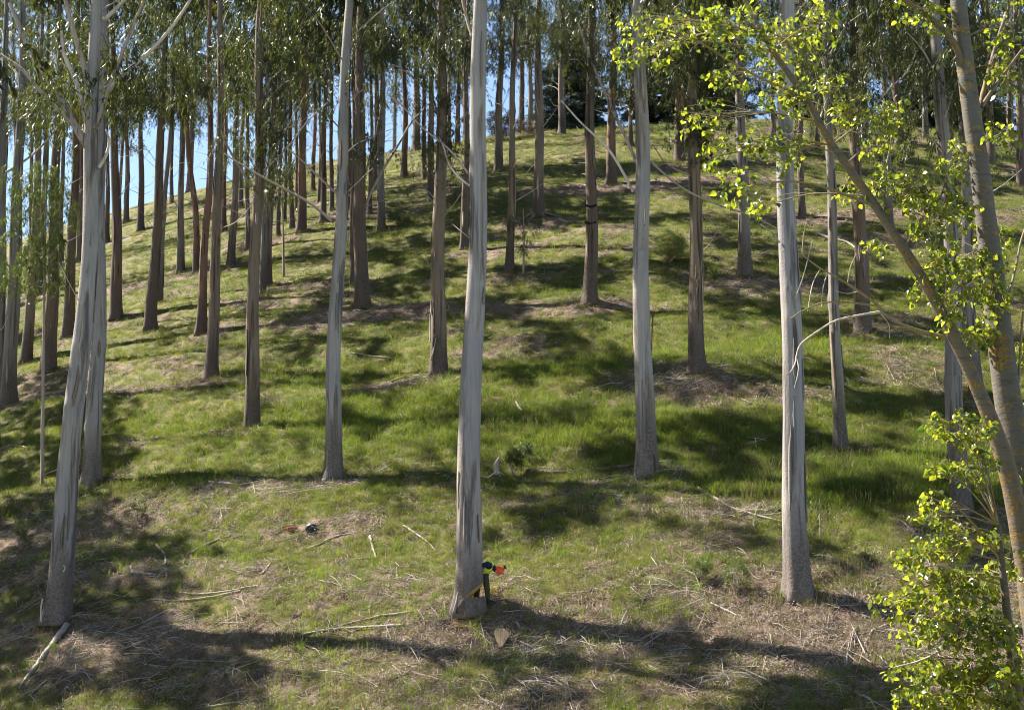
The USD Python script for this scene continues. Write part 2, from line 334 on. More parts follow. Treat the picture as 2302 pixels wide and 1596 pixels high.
# ------------------------------------------------------------------ the trees: base pixel, points up the stem, width, bark, crown base (m), label
T = [
 # foreground row
 ("front_left", (128, 1392), [(165, 1000), (198, 600), (206, 300), (212, 0)], 52, "bark_pale", 17.5, "big pale grey eucalyptus at the left, leaning right, with forking limbs", 34),
 ("behind_left", (207, 1087), [(218, 800), (226, 500), (234, 0)], 38, "bark_pale", 16, "smooth grey eucalyptus close behind the big leaning pale tree", 32),
 ("felled", (1054, 1372), [(1056, 1100), (1066, 700), (1074, 350), (1083, 0)], 58, "bark_pale", 20, "tall pale eucalyptus with a felling notch cut in its base beside the worker", 36),
 ("right_front", (1795, 1338), [(1785, 1000), (1776, 600), (1770, 300), (1766, 0)], 56, "bark_pale", 18, "thick pale grey eucalyptus at lower right with a wide rough base", 34),
 ("mid_750", (750, 1076), [(752, 800), (758, 600), (766, 450), (778, 200), (785, 0)], 38, "bark_pale", 14, "grey eucalyptus with a broken pale bark splinter at its foot", 31),
 ("mid_1450", (1452, 1066), [(1447, 800), (1440, 550), (1442, 300), (1437, 0)], 46, "bark_pale", 15, "bluish grey smooth eucalyptus standing on a long fallen log", 32),
 ("slim_1890", (1891, 1007), [(1882, 800), (1870, 550), (1862, 200), (1858, 0)], 27, "bark_grey", 13, "slim grey eucalyptus in tall grass right of the thick pale trunk", 29),
 ("dark_565", (566, 962), [(570, 750), (576, 480), (584, 200), (588, 0)], 33, "bark_tan", 13, "dark streaked eucalyptus with an orange brown foot at left centre", 30),
 ("left_15", (17, 912), [(22, 780), (32, 620), (42, 400), (52, 0)], 36, "bark_grey", 10, "broad grey brown eucalyptus at the left edge of the picture", 29),
 ("mid_985", (986, 841), [(985, 700), (989, 450), (992, 200), (995, 0)], 37, "bark_tan", 11, "straight tan eucalyptus with a pile of sticks at its left foot", 29),
 ("mid_1565", (1566, 833), [(1564, 600), (1560, 300), (1557, 0)], 36, "bark_tan", 11, "grey brown eucalyptus above a bank of fallen bark and red soil", 29),
 ("mid_1937", (1938, 746), [(1934, 560), (1926, 300), (1916, 0)], 34, "bark_brown", 11, "dark brown eucalyptus right of the slim grey trunk", 28),
 ("right_2160", (2160, 1156), [(2152, 960), (2144, 700), (2126, 420), (2106, 80), (2102, 0)], 42, "bark_grey", 13, "grey eucalyptus with a dark foot seen through the poplar branches", 31),
 ("right_2190", (2196, 900), [(2186, 720), (2176, 500), (2160, 250), (2150, 0)], 30, "bark_grey", 12, "pale eucalyptus stem immediately left of the lichen covered poplar", 29),
 ("mid_1325", (1327, 681), [(1329, 450), (1328, 250), (1328, 0)], 31, "bark_brown", 10, "reddish brown eucalyptus with black bark rings in the middle of the slope", 28),
 ("mid_815", (815, 690), [(812, 560), (808, 440), (810, 200), (812, 0)], 33, "bark_brown", 11, "dark brown flared eucalyptus with dead limbs forking near its foot", 28),
 ("behind_795", (797, 640), [(796, 500), (797, 300), (800, 0)], 19, "bark_brown", 10, "thin brown eucalyptus half hidden behind the flared dark one", 26),
 ("left_62", (57, 815), [(66, 700), (76, 610), (84, 400), (92, 0)], 24, "bark_tan", 9, "light tan eucalyptus second from the left edge", 27),
 ("left_107", (108, 834), [(113, 720), (118, 600), (128, 300), (138, 0)], 32, "bark_brown", 9, "dark brown eucalyptus behind the thin bare sapling stem", 28),
 ("left_152", (152, 762), [(157, 650), (162, 540), (168, 300), (174, 0)], 26, "bark_brown", 9, "brown eucalyptus just left of the big leaning pale tree", 28),
 ("left_262", (262, 714), [(260, 480), (256, 220), (252, 0)], 26, "bark_brown", 9, "rough flaky brown eucalyptus right of the big leaning pale tree", 28),
 ("left_338", (338, 742), [(345, 600), (353, 470), (364, 270), (372, 0)], 27, "bark_brown", 8.5, "brown eucalyptus leaning right, front one of a crossing pair", 28),
 ("left_358", (358, 683), [(364, 560), (371, 470), (385, 220), (394, 0)], 14, "bark_grey", 8, "narrow grey eucalyptus behind the brown one leaning right", 27),
 ("left_316", (316, 519), [(317, 400), (318, 200), (318, 0)], 15, "dark_trunk", 6, "near black thin eucalyptus against the sky at left", 25),
 ("left_406", (406, 612), [(408, 440), (409, 250), (408, 0)], 17, "bark_grey", 7.5, "grey eucalyptus with a short broken side twig against the sky", 26),
 ("left_443", (443, 612), [(438, 480), (424, 340), (416, 150), (412, 0)], 16, "bark_red", 7.5, "curved dark reddish eucalyptus bending left against the sky", 26),
 ("left_452", (452, 748), [(458, 600), (464, 500), (470, 400), (474, 0)], 21, "bark_red", 8.5, "rough reddish brown eucalyptus pressed against a lighter trunk", 28),
 ("left_475", (475, 848), [(480, 680), (487, 510), (494, 250), (499, 0)], 28, "bark_tan", 10, "light brown streaked eucalyptus left of the orange footed one", 29),
 ("left_519", (519, 599), [(525, 460), (531, 338), (536, 150), (540, 0)], 18, "bark_tan", 7.5, "warm orange tan eucalyptus high on the left slope", 26),
 ("left_601", (601, 643), [(605, 480), (617, 236), (622, 0)], 21, "bark_tan", 8, "tan eucalyptus right of the dark streaked trunk on the slope", 27),
 ("left_598", (590, 660), [(594, 400), (598, 150), (600, 0)], 14, "bark_grey", 9, "pale narrow stem half hidden behind the dark streaked trunk", 27),
 ("left_625", (625, 531), [(627, 400), (630, 200), (632, 0)], 10, "bark_brown", 7, "very thin brown eucalyptus behind the tan one on the slope", 24),
 ("up_657", (657, 516), [(654, 400), (650, 200), (648, 0)], 12, "bark_brown", 6.5, "thin brown eucalyptus left of the dark red pair on the slope", 24),
 ("up_677", (677, 521), [(680, 380), (684, 170), (686, 0)], 21, "bark_red", 7, "dark red brown double eucalyptus trunk below the blue sky", 26),
 ("up_726", (726, 498), [(729, 350), (732, 200), (734, 0)], 14, "bark_brown", 6.5, "dark eucalyptus left of the grey trunk with the splinter", 25),
 ("up_843", (843, 430), [(845, 300), (848, 150), (850, 0)], 14, "bark_brown", 6, "dark slender eucalyptus right of the flared dark trunk", 25),
 ("up_857", (857, 519), [(858, 360), (859, 200), (860, 0)], 18, "bark_grey", 7, "blue grey eucalyptus with a shrub at its right foot", 26),
 ("up_909", (909, 401), [(910, 280), (909, 120), (908, 0)], 14, "bark_red", 6, "dark red eucalyptus alone against bright sky left of centre", 25),
 ("up_936", (936, 338), [(936, 240), (936, 100), (935, 0)], 18, "bark_tan", 5.5, "thick tan eucalyptus standing right on the crest", 25),
 ("up_955", (955, 404), [(953, 280), (950, 120), (948, 0)], 11, "dark_trunk", 6, "thin dark eucalyptus right of the tan one on the crest", 24),
 ("up_970", (970, 454), [(969, 320), (968, 150), (967, 0)], 16, "bark_tan", 6.5, "orange tan eucalyptus touching the straight tan trunk on its left", 26),
 ("up_1044", (1044, 559), [(1046, 400), (1048, 250), (1052, 0)], 18, "bark_brown", 7.5, "flaky brown eucalyptus just left of the notched pale trunk", 26),
 ("up_1029", (1029, 330), [(1030, 200), (1031, 0)], 11, "bark_brown", 5, "small brown eucalyptus on the crest left of the notched trunk", 23),
 ("up_1120", (1120, 386), [(1122, 280), (1126, 150), (1128, 0)], 19, "bark_tan", 6, "tan eucalyptus on the upper slope with a rusty bush behind", 25),
 ("up_1148", (1146, 612), [(1149, 420), (1154, 200), (1158, 0)], 19, "bark_tan", 7.5, "slender tan eucalyptus beside a leafy sapling near the centre", 26),
 ("up_1193", (1193, 302), [(1191, 180), (1188, 0)], 12, "bark_grey", 5, "grey eucalyptus on the crest left of the broad light one", 23),
 ("up_1211", (1211, 487), [(1211, 330), (1211, 150), (1211, 0)], 25, "bark_tan", 7, "broad light tan eucalyptus with spreading roots below the crest", 27),
 ("up_1264", (1264, 303), [(1263, 180), (1262, 0)], 16, "bark_tan", 5, "tan eucalyptus on the crest in front of the blue green conifer", 24),
 ("up_1373", (1373, 414), [(1376, 280), (1378, 150), (1380, 0)], 22, "bark_red", 6.5, "dark red brown eucalyptus crossed by a long diagonal dead branch", 26),
 ("up_1527", (1527, 362), [(1526, 240), (1524, 100), (1524, 0)], 22, "bark_red", 6, "brown eucalyptus with a dark foot behind the grey brown one", 25),
 ("up_1675", (1675, 618), [(1670, 420), (1664, 200), (1660, 0)], 29, "bark_grey", 8.5, "grey eucalyptus with a dark pit of debris at its right foot", 28),
 ("up_1803", (1803, 490), [(1801, 300), (1800, 100), (1799, 0)], 15, "bark_brown", 7, "dark slim eucalyptus directly behind the thick pale right trunk", 26),
 ("up_1948", (1946, 322), [(1943, 200), (1940, 0)], 18, "bark_brown", 5.5, "brown eucalyptus on the right crest close behind a dark trunk", 25),
 ("up_1998", (1998, 520), [(1996, 360), (1988, 200), (1982, 0)], 20, "bark_grey", 7, "grey eucalyptus right of the dark brown trunk behind poplar leaves", 27),
 ("up_2023", (2023, 321), [(2016, 220), (2008, 100), (2004, 0)], 19, "bark_brown", 5.5, "leaning brown eucalyptus on the right crest in front of blue sky", 25),
 ("up_2080", (2080, 309), [(2078, 200), (2074, 0)], 13, "bark_grey", 5.5, "thin grey eucalyptus on the crest in front of the dark pines", 24),
 ("up_2228", (2228, 367), [(2224, 250), (2218, 100), (2214, 0)], 18, "bark_brown", 6, "brown eucalyptus right of the lichen covered poplar stem", 26),
 ("up_2275", (2272, 331), [(2270, 200), (2266, 0)], 16, "bark_brown", 5, "brown eucalyptus on the crest near the right edge", 25),
 ("far_735", (746, 474), [(745, 340), (744, 150), (743, 0)], 10, "bark_brown", 6, "thin brown stem between the grey splinter trunk and dark neighbour", 24),
 ("far_90", (93, 660), [(98, 480), (104, 250), (108, 0)], 17, "bark_brown", 7, "brown eucalyptus behind the young leafy sapling at far left", 27),
 ("far_38", (37, 690), [(36, 500), (32, 250), (28, 0)], 14, "bark_tan", 7, "narrow tan eucalyptus behind the leafy sapling's left side", 26),
 ("far_178", (182, 588), [(182, 400), (184, 0)], 15, "bark_brown", 6.5, "brown eucalyptus mostly hidden left of the big leaning trunk", 26),
 ("far_285", (284, 500), [(284, 300), (282, 0)], 12, "bark_brown", 6, "thin brown eucalyptus between the flaky trunk and the sky gap", 25),
 ("far_560", (558, 560), [(556, 380), (552, 150), (550, 0)], 12, "bark_brown", 6.5, "thin dark eucalyptus behind the orange footed trunk on its left", 25),
 ("far_702", (704, 430), [(706, 300), (709, 120), (711, 0)], 10, "bark_red", 5.5, "thin reddish eucalyptus right of the dark red double trunk", 23),
 ("far_775", (784, 470), [(785, 300), (788, 0)], 11, "bark_brown", 6, "dark stem between the grey splinter trunk and the flared one", 24),
 ("thin_20", (8, 640), [(10, 450), (14, 200), (16, 0)], 11, "bark_tan", 7, "thin pale brown stem at the far left edge against the sky", 25),
 ("thin_68", (72, 560), [(72, 380), (70, 150), (70, 0)], 11, "bark_brown", 7, "thin brown stem behind the sapling crown, third from the left edge", 25),
 ("thin_130", (137, 600), [(140, 420), (146, 200), (150, 0)], 12, "bark_brown", 7, "thin dark stem right of the sapling crown", 25),
 ("thin_232", (240, 545), [(240, 350), (242, 150), (243, 0)], 12, "dark_trunk", 7, "dark thin stem touching the right edge of the pale twin trunks", 25),
 ("thin_385", (386, 458), [(386, 330), (388, 150), (390, 0)], 9, "bark_brown", 6, "hair thin brown stem on the left crest against bright sky", 24),
 ("thin_500", (503, 520), [(506, 350), (510, 150), (512, 0)], 12, "bark_red", 6, "thin reddish stem between the light brown and warm orange trunks", 25),
 ("thin_545", (541, 470), [(545, 320), (549, 150), (552, 0)], 10, "bark_brown", 6, "thin brown stem right behind the warm orange trunk", 24),
 ("thin_612", (640, 500), [(641, 330), (643, 150), (644, 0)], 8, "dark_trunk", 6, "very thin dark stem left of the thin brown slope trunk", 23),
 ("thin_668", (667, 470), [(668, 330), (668, 150), (669, 0)], 9, "bark_red", 6, "thin red brown stem just left of the dark red double trunk", 23),
 ("thin_716", (718, 455), [(719, 300), (720, 150), (721, 0)], 8, "bark_tan", 6, "slim tan stem left of the dark trunk by the splinter tree", 23),
 ("thin_830", (832, 480), [(834, 330), (836, 150), (837, 0)], 10, "bark_tan", 6, "slim tan stem right behind the flared dark trunk", 24),
 ("thin_1010", (1010, 345), [(1011, 220), (1012, 100), (1012, 0)], 9, "bark_tan", 5.5, "slim tan stem on the crest between the straight tan and flaky trunks", 23),
 ("thin_1420", (1418, 330), [(1418, 220), (1418, 100), (1418, 0)], 10, "bark_brown", 5.5, "slim brown stem on the crest left of the bluish grey trunk", 23),
 ("thin_1740", (1738, 352), [(1737, 220), (1735, 100), (1734, 0)], 11, "bark_brown", 5.5, "slim brown stem on the crest left of the thick pale right trunk", 23),
 ("thin_1840", (1838, 335), [(1836, 220), (1834, 100), (1832, 0)], 11, "bark_tan", 5.5, "slim tan stem on the crest left of the slim grey trunk", 23),
 ("thin_2135", (2140, 345), [(2137, 220), (2133, 100), (2130, 0)], 11, "bark_brown", 5.5, "slim brown stem on the crest just right of the dark footed grey tree", 23),
 ("edge_left", (-18, 1010), [(-4, 700), (6, 350), (14, 100), (18, 0)], 30, "bark_grey", 11, "dark grey eucalyptus cut off by the left picture edge", 29),
 ("right_2330", (2296, 420), [(2292, 300), (2286, 0)], 18, "bark_brown", 6.5, "brown eucalyptus cut by the right picture edge on the slope", 26),
]
NEAR = {"front_left", "behind_left", "felled", "right_front", "mid_750", "mid_1450", "slim_1890", "right_2160"}
for key, mh, mr in (("front_left", 0.28, 1.1), ("felled", 0.2, 0.9), ("right_front", 0.15, 0.9), ("mid_1565", 0.25, 1.2), ("mid_815", 0.25, 1.3), ("mid_1325", 0.3, 1.4), ("mid_985", 0.15, 1.0), ("up_1675", 0.25, 1.3), ("mid_750", 0.12, 0.8), ("up_1211", 0.25, 1.4)):
    b = ground(*next(t for t in T if t[0] == key)[1])
    MOUNDS.append((b[0], b[1] - 0.35, mh, mr))
BASE = {t[0]: ground(*t[1]) for t in T}
BASES = np.array([BASE[t[0]] for t in T])

# ------------------------------------------------------------------ the masks of the hillside: litter, lush grass, bare soil
def sdist(x, y):
    dx = x - PX0
    return y - PC * dx * dx / (1 + np.abs(dx) / PL)
PATCH = [((150, 1190), 3.2, 1.2, 0.7), ((330, 1140), 3.2, 1.3, 0.7), ((620, 1090), 2.8, 0.7, 0.7), ((900, 1310), 2.6, 1.0, 0.75), ((350, 1440), 3.4, 1.2, 0.8), ((170, 1500), 2.4, 1.2, 0.7), ((700, 1200), 2.4, 0.9, 0.5),
         ((1050, 1410), 2.4, 1.0, 0.7), ((1250, 1430), 3.0, 0.9, 0.7), ((1900, 1420), 3.0, 1.3, 0.9), ((1820, 1370), 1.6, 0.6, 0.8), ((1950, 1520), 3.0, 1.2, 0.8), ((1640, 1300), 2.0, 0.6, 0.7), ((1500, 1440), 2.4, 0.8, 0.45), ((1700, 1145), 2.4, 0.5, 0.8),
         ((1580, 860), 3.0, 0.9, 1.0), ((1690, 905), 2.2, 0.8, 0.8), ((1720, 640), 3.0, 1.0, 0.9), ((1640, 610), 2.0, 0.7, 0.8), ((1500, 420), 7.0, 1.5, 0.9), ((1900, 480), 7.0, 1.4, 0.9), ((2290, 690), 2.5, 1.0, 1.0), ((1850, 560), 5.0, 1.0, 0.8),
         ((720, 720), 5.0, 1.1, 0.9), ((900, 700), 3.6, 0.9, 0.9), ((660, 645), 4.0, 0.9, 0.9), ((1100, 690), 3.5, 0.8, 0.55), ((1290, 690), 2.6, 0.7, 0.8), ((1420, 690), 2.6, 0.6, 0.6), ((940, 860), 2.0, 0.7, 0.9), ((400, 870), 6.0, 0.9, 0.8), ((130, 890), 4.0, 0.7, 0.8),
         ((290, 650), 4.0, 1.2, 0.8), ((540, 450), 7.0, 1.5, 0.7), ((700, 430), 5.0, 1.3, 0.7), ((1200, 500), 3.0, 1.0, 0.8), ((1350, 520), 3.4, 0.8, 0.6), ((1150, 630), 2.0, 0.7, 0.6), ((1260, 425), 5.0, 1.0, 0.6), ((930, 420), 4.0, 1.0, 0.5), ((1380, 900), 3.0, 0.4, 0.4), ((470, 560), 5.0, 1.0, 0.4), ((20, 680), 4.0, 1.2, 0.6),
         ((1560, 1120), 2.4, 0.6, 0.45), ((1360, 1130), 2.0, 0.5, 0.4), ((220, 1290), 2.4, 0.8, 0.5), ((560, 1560), 3.0, 0.8, 0.6), ((1300, 1550), 2.6, 0.7, 0.5), ((850, 1470), 2.5, 0.7, 0.4)]
PATCHW = [(ground(*p), rx, ry, s) for p, rx, ry, s in PATCH]
GREEN = [((1300, 960), 9.0, 2.2, 0.9), ((1980, 1080), 6.0, 2.0, 0.9), ((1250, 830), 4.5, 1.6, 0.7), ((650, 850), 6.0, 1.4, 0.6), ((850, 930), 5.0, 1.6, 0.8), ((300, 960), 6.0, 1.5, 0.5), ((1700, 780), 5, 2.5, 0.5)]
GREENW = [(ground(*p), rx, ry, s) for p, rx, ry, s in GREEN]
SOILW = [(ground(120, 1425), 1.6, 0.5, 0.75), (ground(1650, 895), 1.5, 0.45, 0.8), (ground(270, 1395), 0.8, 0.35, 0.5), (ground(1150, 1420), 1.0, 0.5, 0.3), (ground(1045, 1398), 0.75, 0.5, 0.9), (ground(1112, 1335), 0.4, 0.6, 0.7)]
def masks(x, y):
    P = np.stack([x, y, np.zeros_like(x)], -1)
    s = sdist(x, y)
    warp = (fbm(P * 0.5, 3, 41) - 0.5) * 2.2
    band = fbm(np.stack([x / 5.5, (s + warp) / 1.7, np.zeros_like(x)], -1), 3, 77)
    spots = fbm(P * 0.85, 3, 55)
    L = np.clip((band - 0.54) * 3.0, 0, 0.45) + np.clip((spots - 0.55) * 2.0, 0, 0.3)
    for g, rx, ry, k in PATCHW:
        L = L + k * (1.0 if g[1] > 52 else 0.8) * np.exp(-((((x - g[0]) + warp) / rx) ** 2 + ((s - sdist(g[0], g[1]) + warp * 0.35) / ry) ** 2))
    for b in BASES:
        d2 = ((x - b[0]) / 1.5) ** 2 + ((y - b[1] + 0.4) / 1.1) ** 2
        L = L + 0.6 * np.exp(-d2)
    L = L + 0.24 * np.clip((51.0 - s - np.abs(x) * 0.02) / 5, 0, 1)
    G = np.zeros_like(x)
    for g, rx, ry, k in GREENW:
        G = G + k * np.exp(-(((x - g[0]) / rx) ** 2 + ((s - sdist(g[0], g[1])) / ry) ** 2))
    S = np.zeros_like(x)
    for g, rx, ry, k in SOILW:
        S = S + k * np.exp(-((((x - g[0]) + warp * 0.3) / rx) ** 2 + ((y - g[1]) / ry) ** 2))
    L = np.clip(L - 0.6 * np.clip(G, 0, 1), 0, 1)
    return L, np.clip(G, 0, 1), np.clip(S, 0, 1)

def axis(parts):
    out = [parts[0][0]]
    for a, b, n in parts:
        out += list(np.linspace(a, b, n + 1)[1:])
    return np.array(out)
gx = axis([(-3000, -400, 12), (-400, -90, 24), (-90, -46, 55), (-46, 42, 340), (42, 75, 60), (75, 400, 24), (400, 3000, 12)])
gy = axis([(-1500, -60, 14), (-60, 20, 30), (20, 33, 20), (33, 75, 190), (75, 152, 200), (152, 230, 36), (230, 3000, 20)])
GX, GY = np.meshgrid(gx, gy, indexing="ij")
fx, fy = GX.ravel(), GY.ravel()
gz = height(fx, fy)
inside = (np.abs(fx) < 95) & (fy > 15) & (fy < 235)
mk = np.zeros((len(fx), 3))
l_, g_, s_ = masks(fx[inside], fy[inside])
mk[inside] = np.stack([l_, g_, s_], -1)
ny = len(gy)
ii, jj = np.meshgrid(np.arange(len(gx) - 1), np.arange(ny - 1), indexing="ij")
q = np.stack([ii * ny + jj, (ii + 1) * ny + jj, (ii + 1) * ny + jj + 1, ii * ny + jj + 1], -1).reshape(-1, 4)
ter = usdkit.mesh(stage, "/World/hillside", (np.stack([fx, fy, gz], -1), q), M["ground"], smooth=True)
UsdGeom.PrimvarsAPI(ter).CreatePrimvar("mask", Sdf.ValueTypeNames.Color3fArray, "vertex").Set(Vt.Vec3fArray.FromNumpy(mk.astype(np.float32)))
tag(ter.GetPrim(), "grassy hillside strewn with bark, rising to a rounded crest", "hillside", kind="structure")

# ------------------------------------------------------------------ prototypes (class prims: never drawn themselves)
stage.CreateClassPrim("/World/kit")
def proto(name, vf, matname, smooth=False):
    p = f"/World/kit/{name}"
    usdkit.mesh(stage, p, vf, M[matname], smooth=smooth)
    return p

def gum_spray(rng, n, L, w, spread, droop):
    """A hanging twig with n sickle leaves."""
    parts = []
    tw = smoothline([(0, 0, 0), (spread * 0.35, 0, 0.06), (spread * 0.75, 0, -droop * 0.35), (spread, 0, -droop)], 6)
    parts.append(tube(tw, np.linspace(0.008, 0.003, 6), 3, caps=False))
    side = []
    for k in range(4):
        a = tw[rng.integers(1, 5)]
        e = a + np.array([rng.uniform(-0.1, 0.3) * spread, rng.uniform(-0.55, 0.55) * spread, -rng.uniform(0.25, 0.8) * droop])
        side.append(smoothline([a, (a + e) / 2 + [0, 0, 0.05], e], 4))
    for k in range(n):
        line = tw if rng.random() < 0.35 else side[rng.integers(4)]
        a = line[rng.integers(1, len(line))] + rng.normal(0, 0.03, 3)
        d = np.array([rng.normal(0, 0.45), rng.normal(0, 0.45), -1.0]); d /= np.linalg.norm(d)
        yaw = rng.uniform(0, np.pi); s = np.cross(d, [math.cos(yaw), math.sin(yaw), 0.2]); s /= np.linalg.norm(s)
        nn = np.cross(d, s); l = L * rng.uniform(0.6, 1.2); ww = w * rng.uniform(0.7, 1.2)
        mid = a + d * l * 0.45 + nn * l * 0.08
        v = np.array([a, mid + s * ww / 2, a + d * l, mid - s * ww / 2])
        parts.append((v, np.array([[0, 1, 2], [0, 2, 3]])))
    return join(parts)
rp = np.random.default_rng(5)
SPRAY = [proto(f"leaf_spray_{'abcd'[k]}", gum_spray(rp, 46, 0.17, 0.032, 0.55, 0.6), "gum_leaf") for k in range(4)]
DENSE = [proto(f"leaf_clump_{'ab'[k]}", gum_spray(rp, 110, 0.24, 0.06, 0.6, 0.6), "gum_leaf") for k in range(2)]
YSPRAY = [proto(f"young_spray_{'abc'[k]}", gum_spray(rp, 40, 0.15, 0.030, 0.4, 0.5), "young_gum_leaf") for k in range(3)]
def bushy(rng, n, rad, L, w):
    parts = []
    for k in range(n):
        d = rng.normal(size=3); d /= np.linalg.norm(d); d[2] = abs(d[2]) * 0.8 + 0.1
        a = d * rad * rng.uniform(0.2, 1.0); o = d + rng.normal(0, 0.6, 3); o /= np.linalg.norm(o)
        s = np.cross(o, rng.normal(size=3)); s /= np.linalg.norm(s)
        l = L * rng.uniform(0.6, 1.2)
        parts.append((np.array([a, a + o * l * 0.5 + s * w / 2, a + o * l, a + o * l * 0.5 - s * w / 2]), np.array([[0, 1, 2], [0, 2, 3]])))
    for k in range(4):
        e = rng.normal(size=3) * rad * 0.6; e[2] = abs(e[2])
        parts.append(tube([(0, 0, -0.05), e * 0.5, e], [0.006, 0.004, 0.002], 3, caps=False))
    return join(parts)
SHRUB = [proto(f"shrub_spray_{'abc'[k]}", bushy(rp, 60, 0.16, 0.07, 0.026), "shrub_leaf") for k in range(3)]
BUSH = [proto(f"bush_spray_{'abc'[k]}", bushy(rp, 70, 0.16, 0.06, 0.022), "bush_leaf") for k in range(3)]
RUST = [proto(f"rust_spray_{'ab'[k]}", bushy(rp, 60, 0.3, 0.12, 0.04), "rust_leaf") for k in range(2)]
def needle_bough(rng, n):
    parts = []
    for k in range(n):
        x = rng.uniform(0, 1.0); a = np.array([x, rng.normal(0, 0.22 * (1.1 - x)), rng.normal(0, 0.05) - 0.12 * x * x])
        o = np.array([rng.uniform(0.2, 1), rng.normal(0, 0.7), rng.normal(0, 0.3)]); o /= np.linalg.norm(o)
        s = np.cross(o, rng.normal(size=3)); s /= np.linalg.norm(s); l = rng.uniform(0.15, 0.3); w = 0.05
        parts.append((np.array([a, a + o * l * 0.5 + s * w / 2, a + o * l, a + o * l * 0.5 - s * w / 2]), np.array([[0, 1, 2], [0, 2, 3]])))
    return join(parts)
NEEDLE = [proto(f"needle_spray_{'ab'[k]}", needle_bough(rp, 90), "conifer_needle") for k in range(2)]
def tuft(rng, n, h0, h1, rad, w):
    parts = []
    for k in range(n):
        a = rng.uniform(0, 2 * np.pi); r = rad * math.sqrt(rng.random()); b = np.array([r * math.cos(a), r * math.sin(a), -0.02])
        h = rng.uniform(h0, h1); lean = rng.normal(0, 0.35, 2) * h; s = np.array([math.cos(a * 3), math.sin(a * 3), 0]) * w * rng.uniform(0.6, 1.2)
        m = b + [lean[0] * 0.4, lean[1] * 0.4, h * 0.6]; t = b + [lean[0] * 1.3, lean[1] * 1.3, h]
        parts.append((np.array([b - s / 2, b + s / 2, m + s * 0.4, m - s * 0.4, t]), np.array([[0, 1, 2], [0, 2, 3], [3, 2, 4]])))
    return join(parts)
TUFT = [proto(f"grass_tuft_{'abcd'[k]}", tuft(rp, 30, 0.10, 0.26 + 0.03 * k, 0.24, 0.013), "grass_blade") for k in range(4)]
TALL = [proto(f"tall_tuft_{'ab'[k]}", tuft(rp, 18, 0.2, 0.5, 0.2, 0.010), "lush_blade") for k in range(2)]
DRY = [proto(f"dry_tuft_{'ab'[k]}", tuft(rp, 18, 0.12, 0.42, 0.2, 0.009), "dry_blade") for k in range(2)]
def stalks(rng, n):
    parts = []
    for k in range(n):
        b = np.array([*rng.normal(0, 0.14, 2), 0]); h = rng.uniform(0.35, 0.62); t = b + [*(rng.normal(0, 0.12, 2)), h]; s_ = np.array([0.003, 0.002, 0]); d = (t - b) * 0.18
        w_ = np.array([math.cos(k), math.sin(k), 0]) * 0.011
        parts.append((np.array([b - s_, b + s_, t + s_, t - s_]), np.array([[0, 1, 2], [0, 2, 3]])))
        parts.append((np.array([t - d * 0.4, t + w_ + d * 0.2, t + d + [0.02, 0, 0], t - w_ + d * 0.2]), np.array([[0, 1, 2], [0, 2, 3]])))
    return join(parts)
STALK = [proto(f"seed_stalk_{'ab'[k]}", stalks(rp, 9), "dry_blade") for k in range(2)]
def strips(rng, n, l0, l1, w, rad, curl=0.25):
    parts = []
    for k in range(n):
        l = rng.uniform(l0, l1); a = rng.uniform(0, 2 * np.pi); c = np.array([*(rng.normal(0, rad, 2)), rng.uniform(0.005, 0.05)])
        d = np.array([math.cos(a), math.sin(a), rng.normal(0, 0.16)]); s = np.array([-math.sin(a), math.cos(a), rng.normal(0, 0.35)])
        ww = w * rng.uniform(0.4, 1.3); u = np.linspace(-0.5, 0.5, 5); bend = rng.normal(0, curl) * l
        mid = c + d * u[:, None] * l + np.array([-d[1], d[0], 0]) * (u[:, None] ** 2) * bend + np.array([0, 0, 1]) * (0.25 - u[:, None] ** 2) * rng.uniform(-0.1, 0.35) * l
        taper = np.array([0.5, 1, 1, 0.85, 0.3])[:, None] * ww / 2
        v = np.vstack([mid - s * taper, mid + s * taper, mid + [0, 0, 0.3 * ww]])
        f = []
        for i in range(4):
            f += [[i, i + 1, 10 + i], [i + 1, 11 + i, 10 + i], [10 + i, 11 + i, 5 + i], [11 + i, 6 + i, 5 + i]]
        parts.append((v, np.array(f)))
    return join(parts)
STRIP = [proto("bark_flakes_a", strips(rp, 13, 0.10, 0.6, 0.032, 0.30), "litter_light"), proto("bark_flakes_b", strips(rp, 16, 0.10, 0.8, 0.034, 0.30), "litter_dark"),
         proto("leaf_flakes_a", strips(rp, 26, 0.06, 0.16, 0.03, 0.28, 0.4), "litter_leaf"), proto("leaf_flakes_b", strips(rp, 22, 0.06, 0.18, 0.03, 0.3, 0.4), "litter_light")]
def sticks(rng, n, l0, l1, r):
    parts = []
    for k in range(n):
        l = rng.uniform(l0, l1); a = rng.uniform(0, 2 * np.pi); c = np.array([*(rng.normal(0, 0.25, 2)), rng.uniform(0.01, 0.08)])
        d = np.array([math.cos(a), math.sin(a), rng.normal(0, 0.1)]); pts = [c - d * l / 2, c + rng.normal(0, 0.04, 3) * l, c + d * l / 2]
        parts.append(tube(smoothline(pts, 5), np.linspace(r, r * 0.4, 5) * rng.uniform(0.6, 1.3), 4))
    return join(parts)
STICK = [proto("stick_litter_a", sticks(rp, 5, 0.4, 1.4, 0.013), "dead_wood"), proto("stick_litter_b", sticks(rp, 4, 0.5, 1.8, 0.016), "branch_bark"), proto("stick_litter_c", sticks(rp, 6, 0.3, 1.0, 0.010), "dead_wood")]
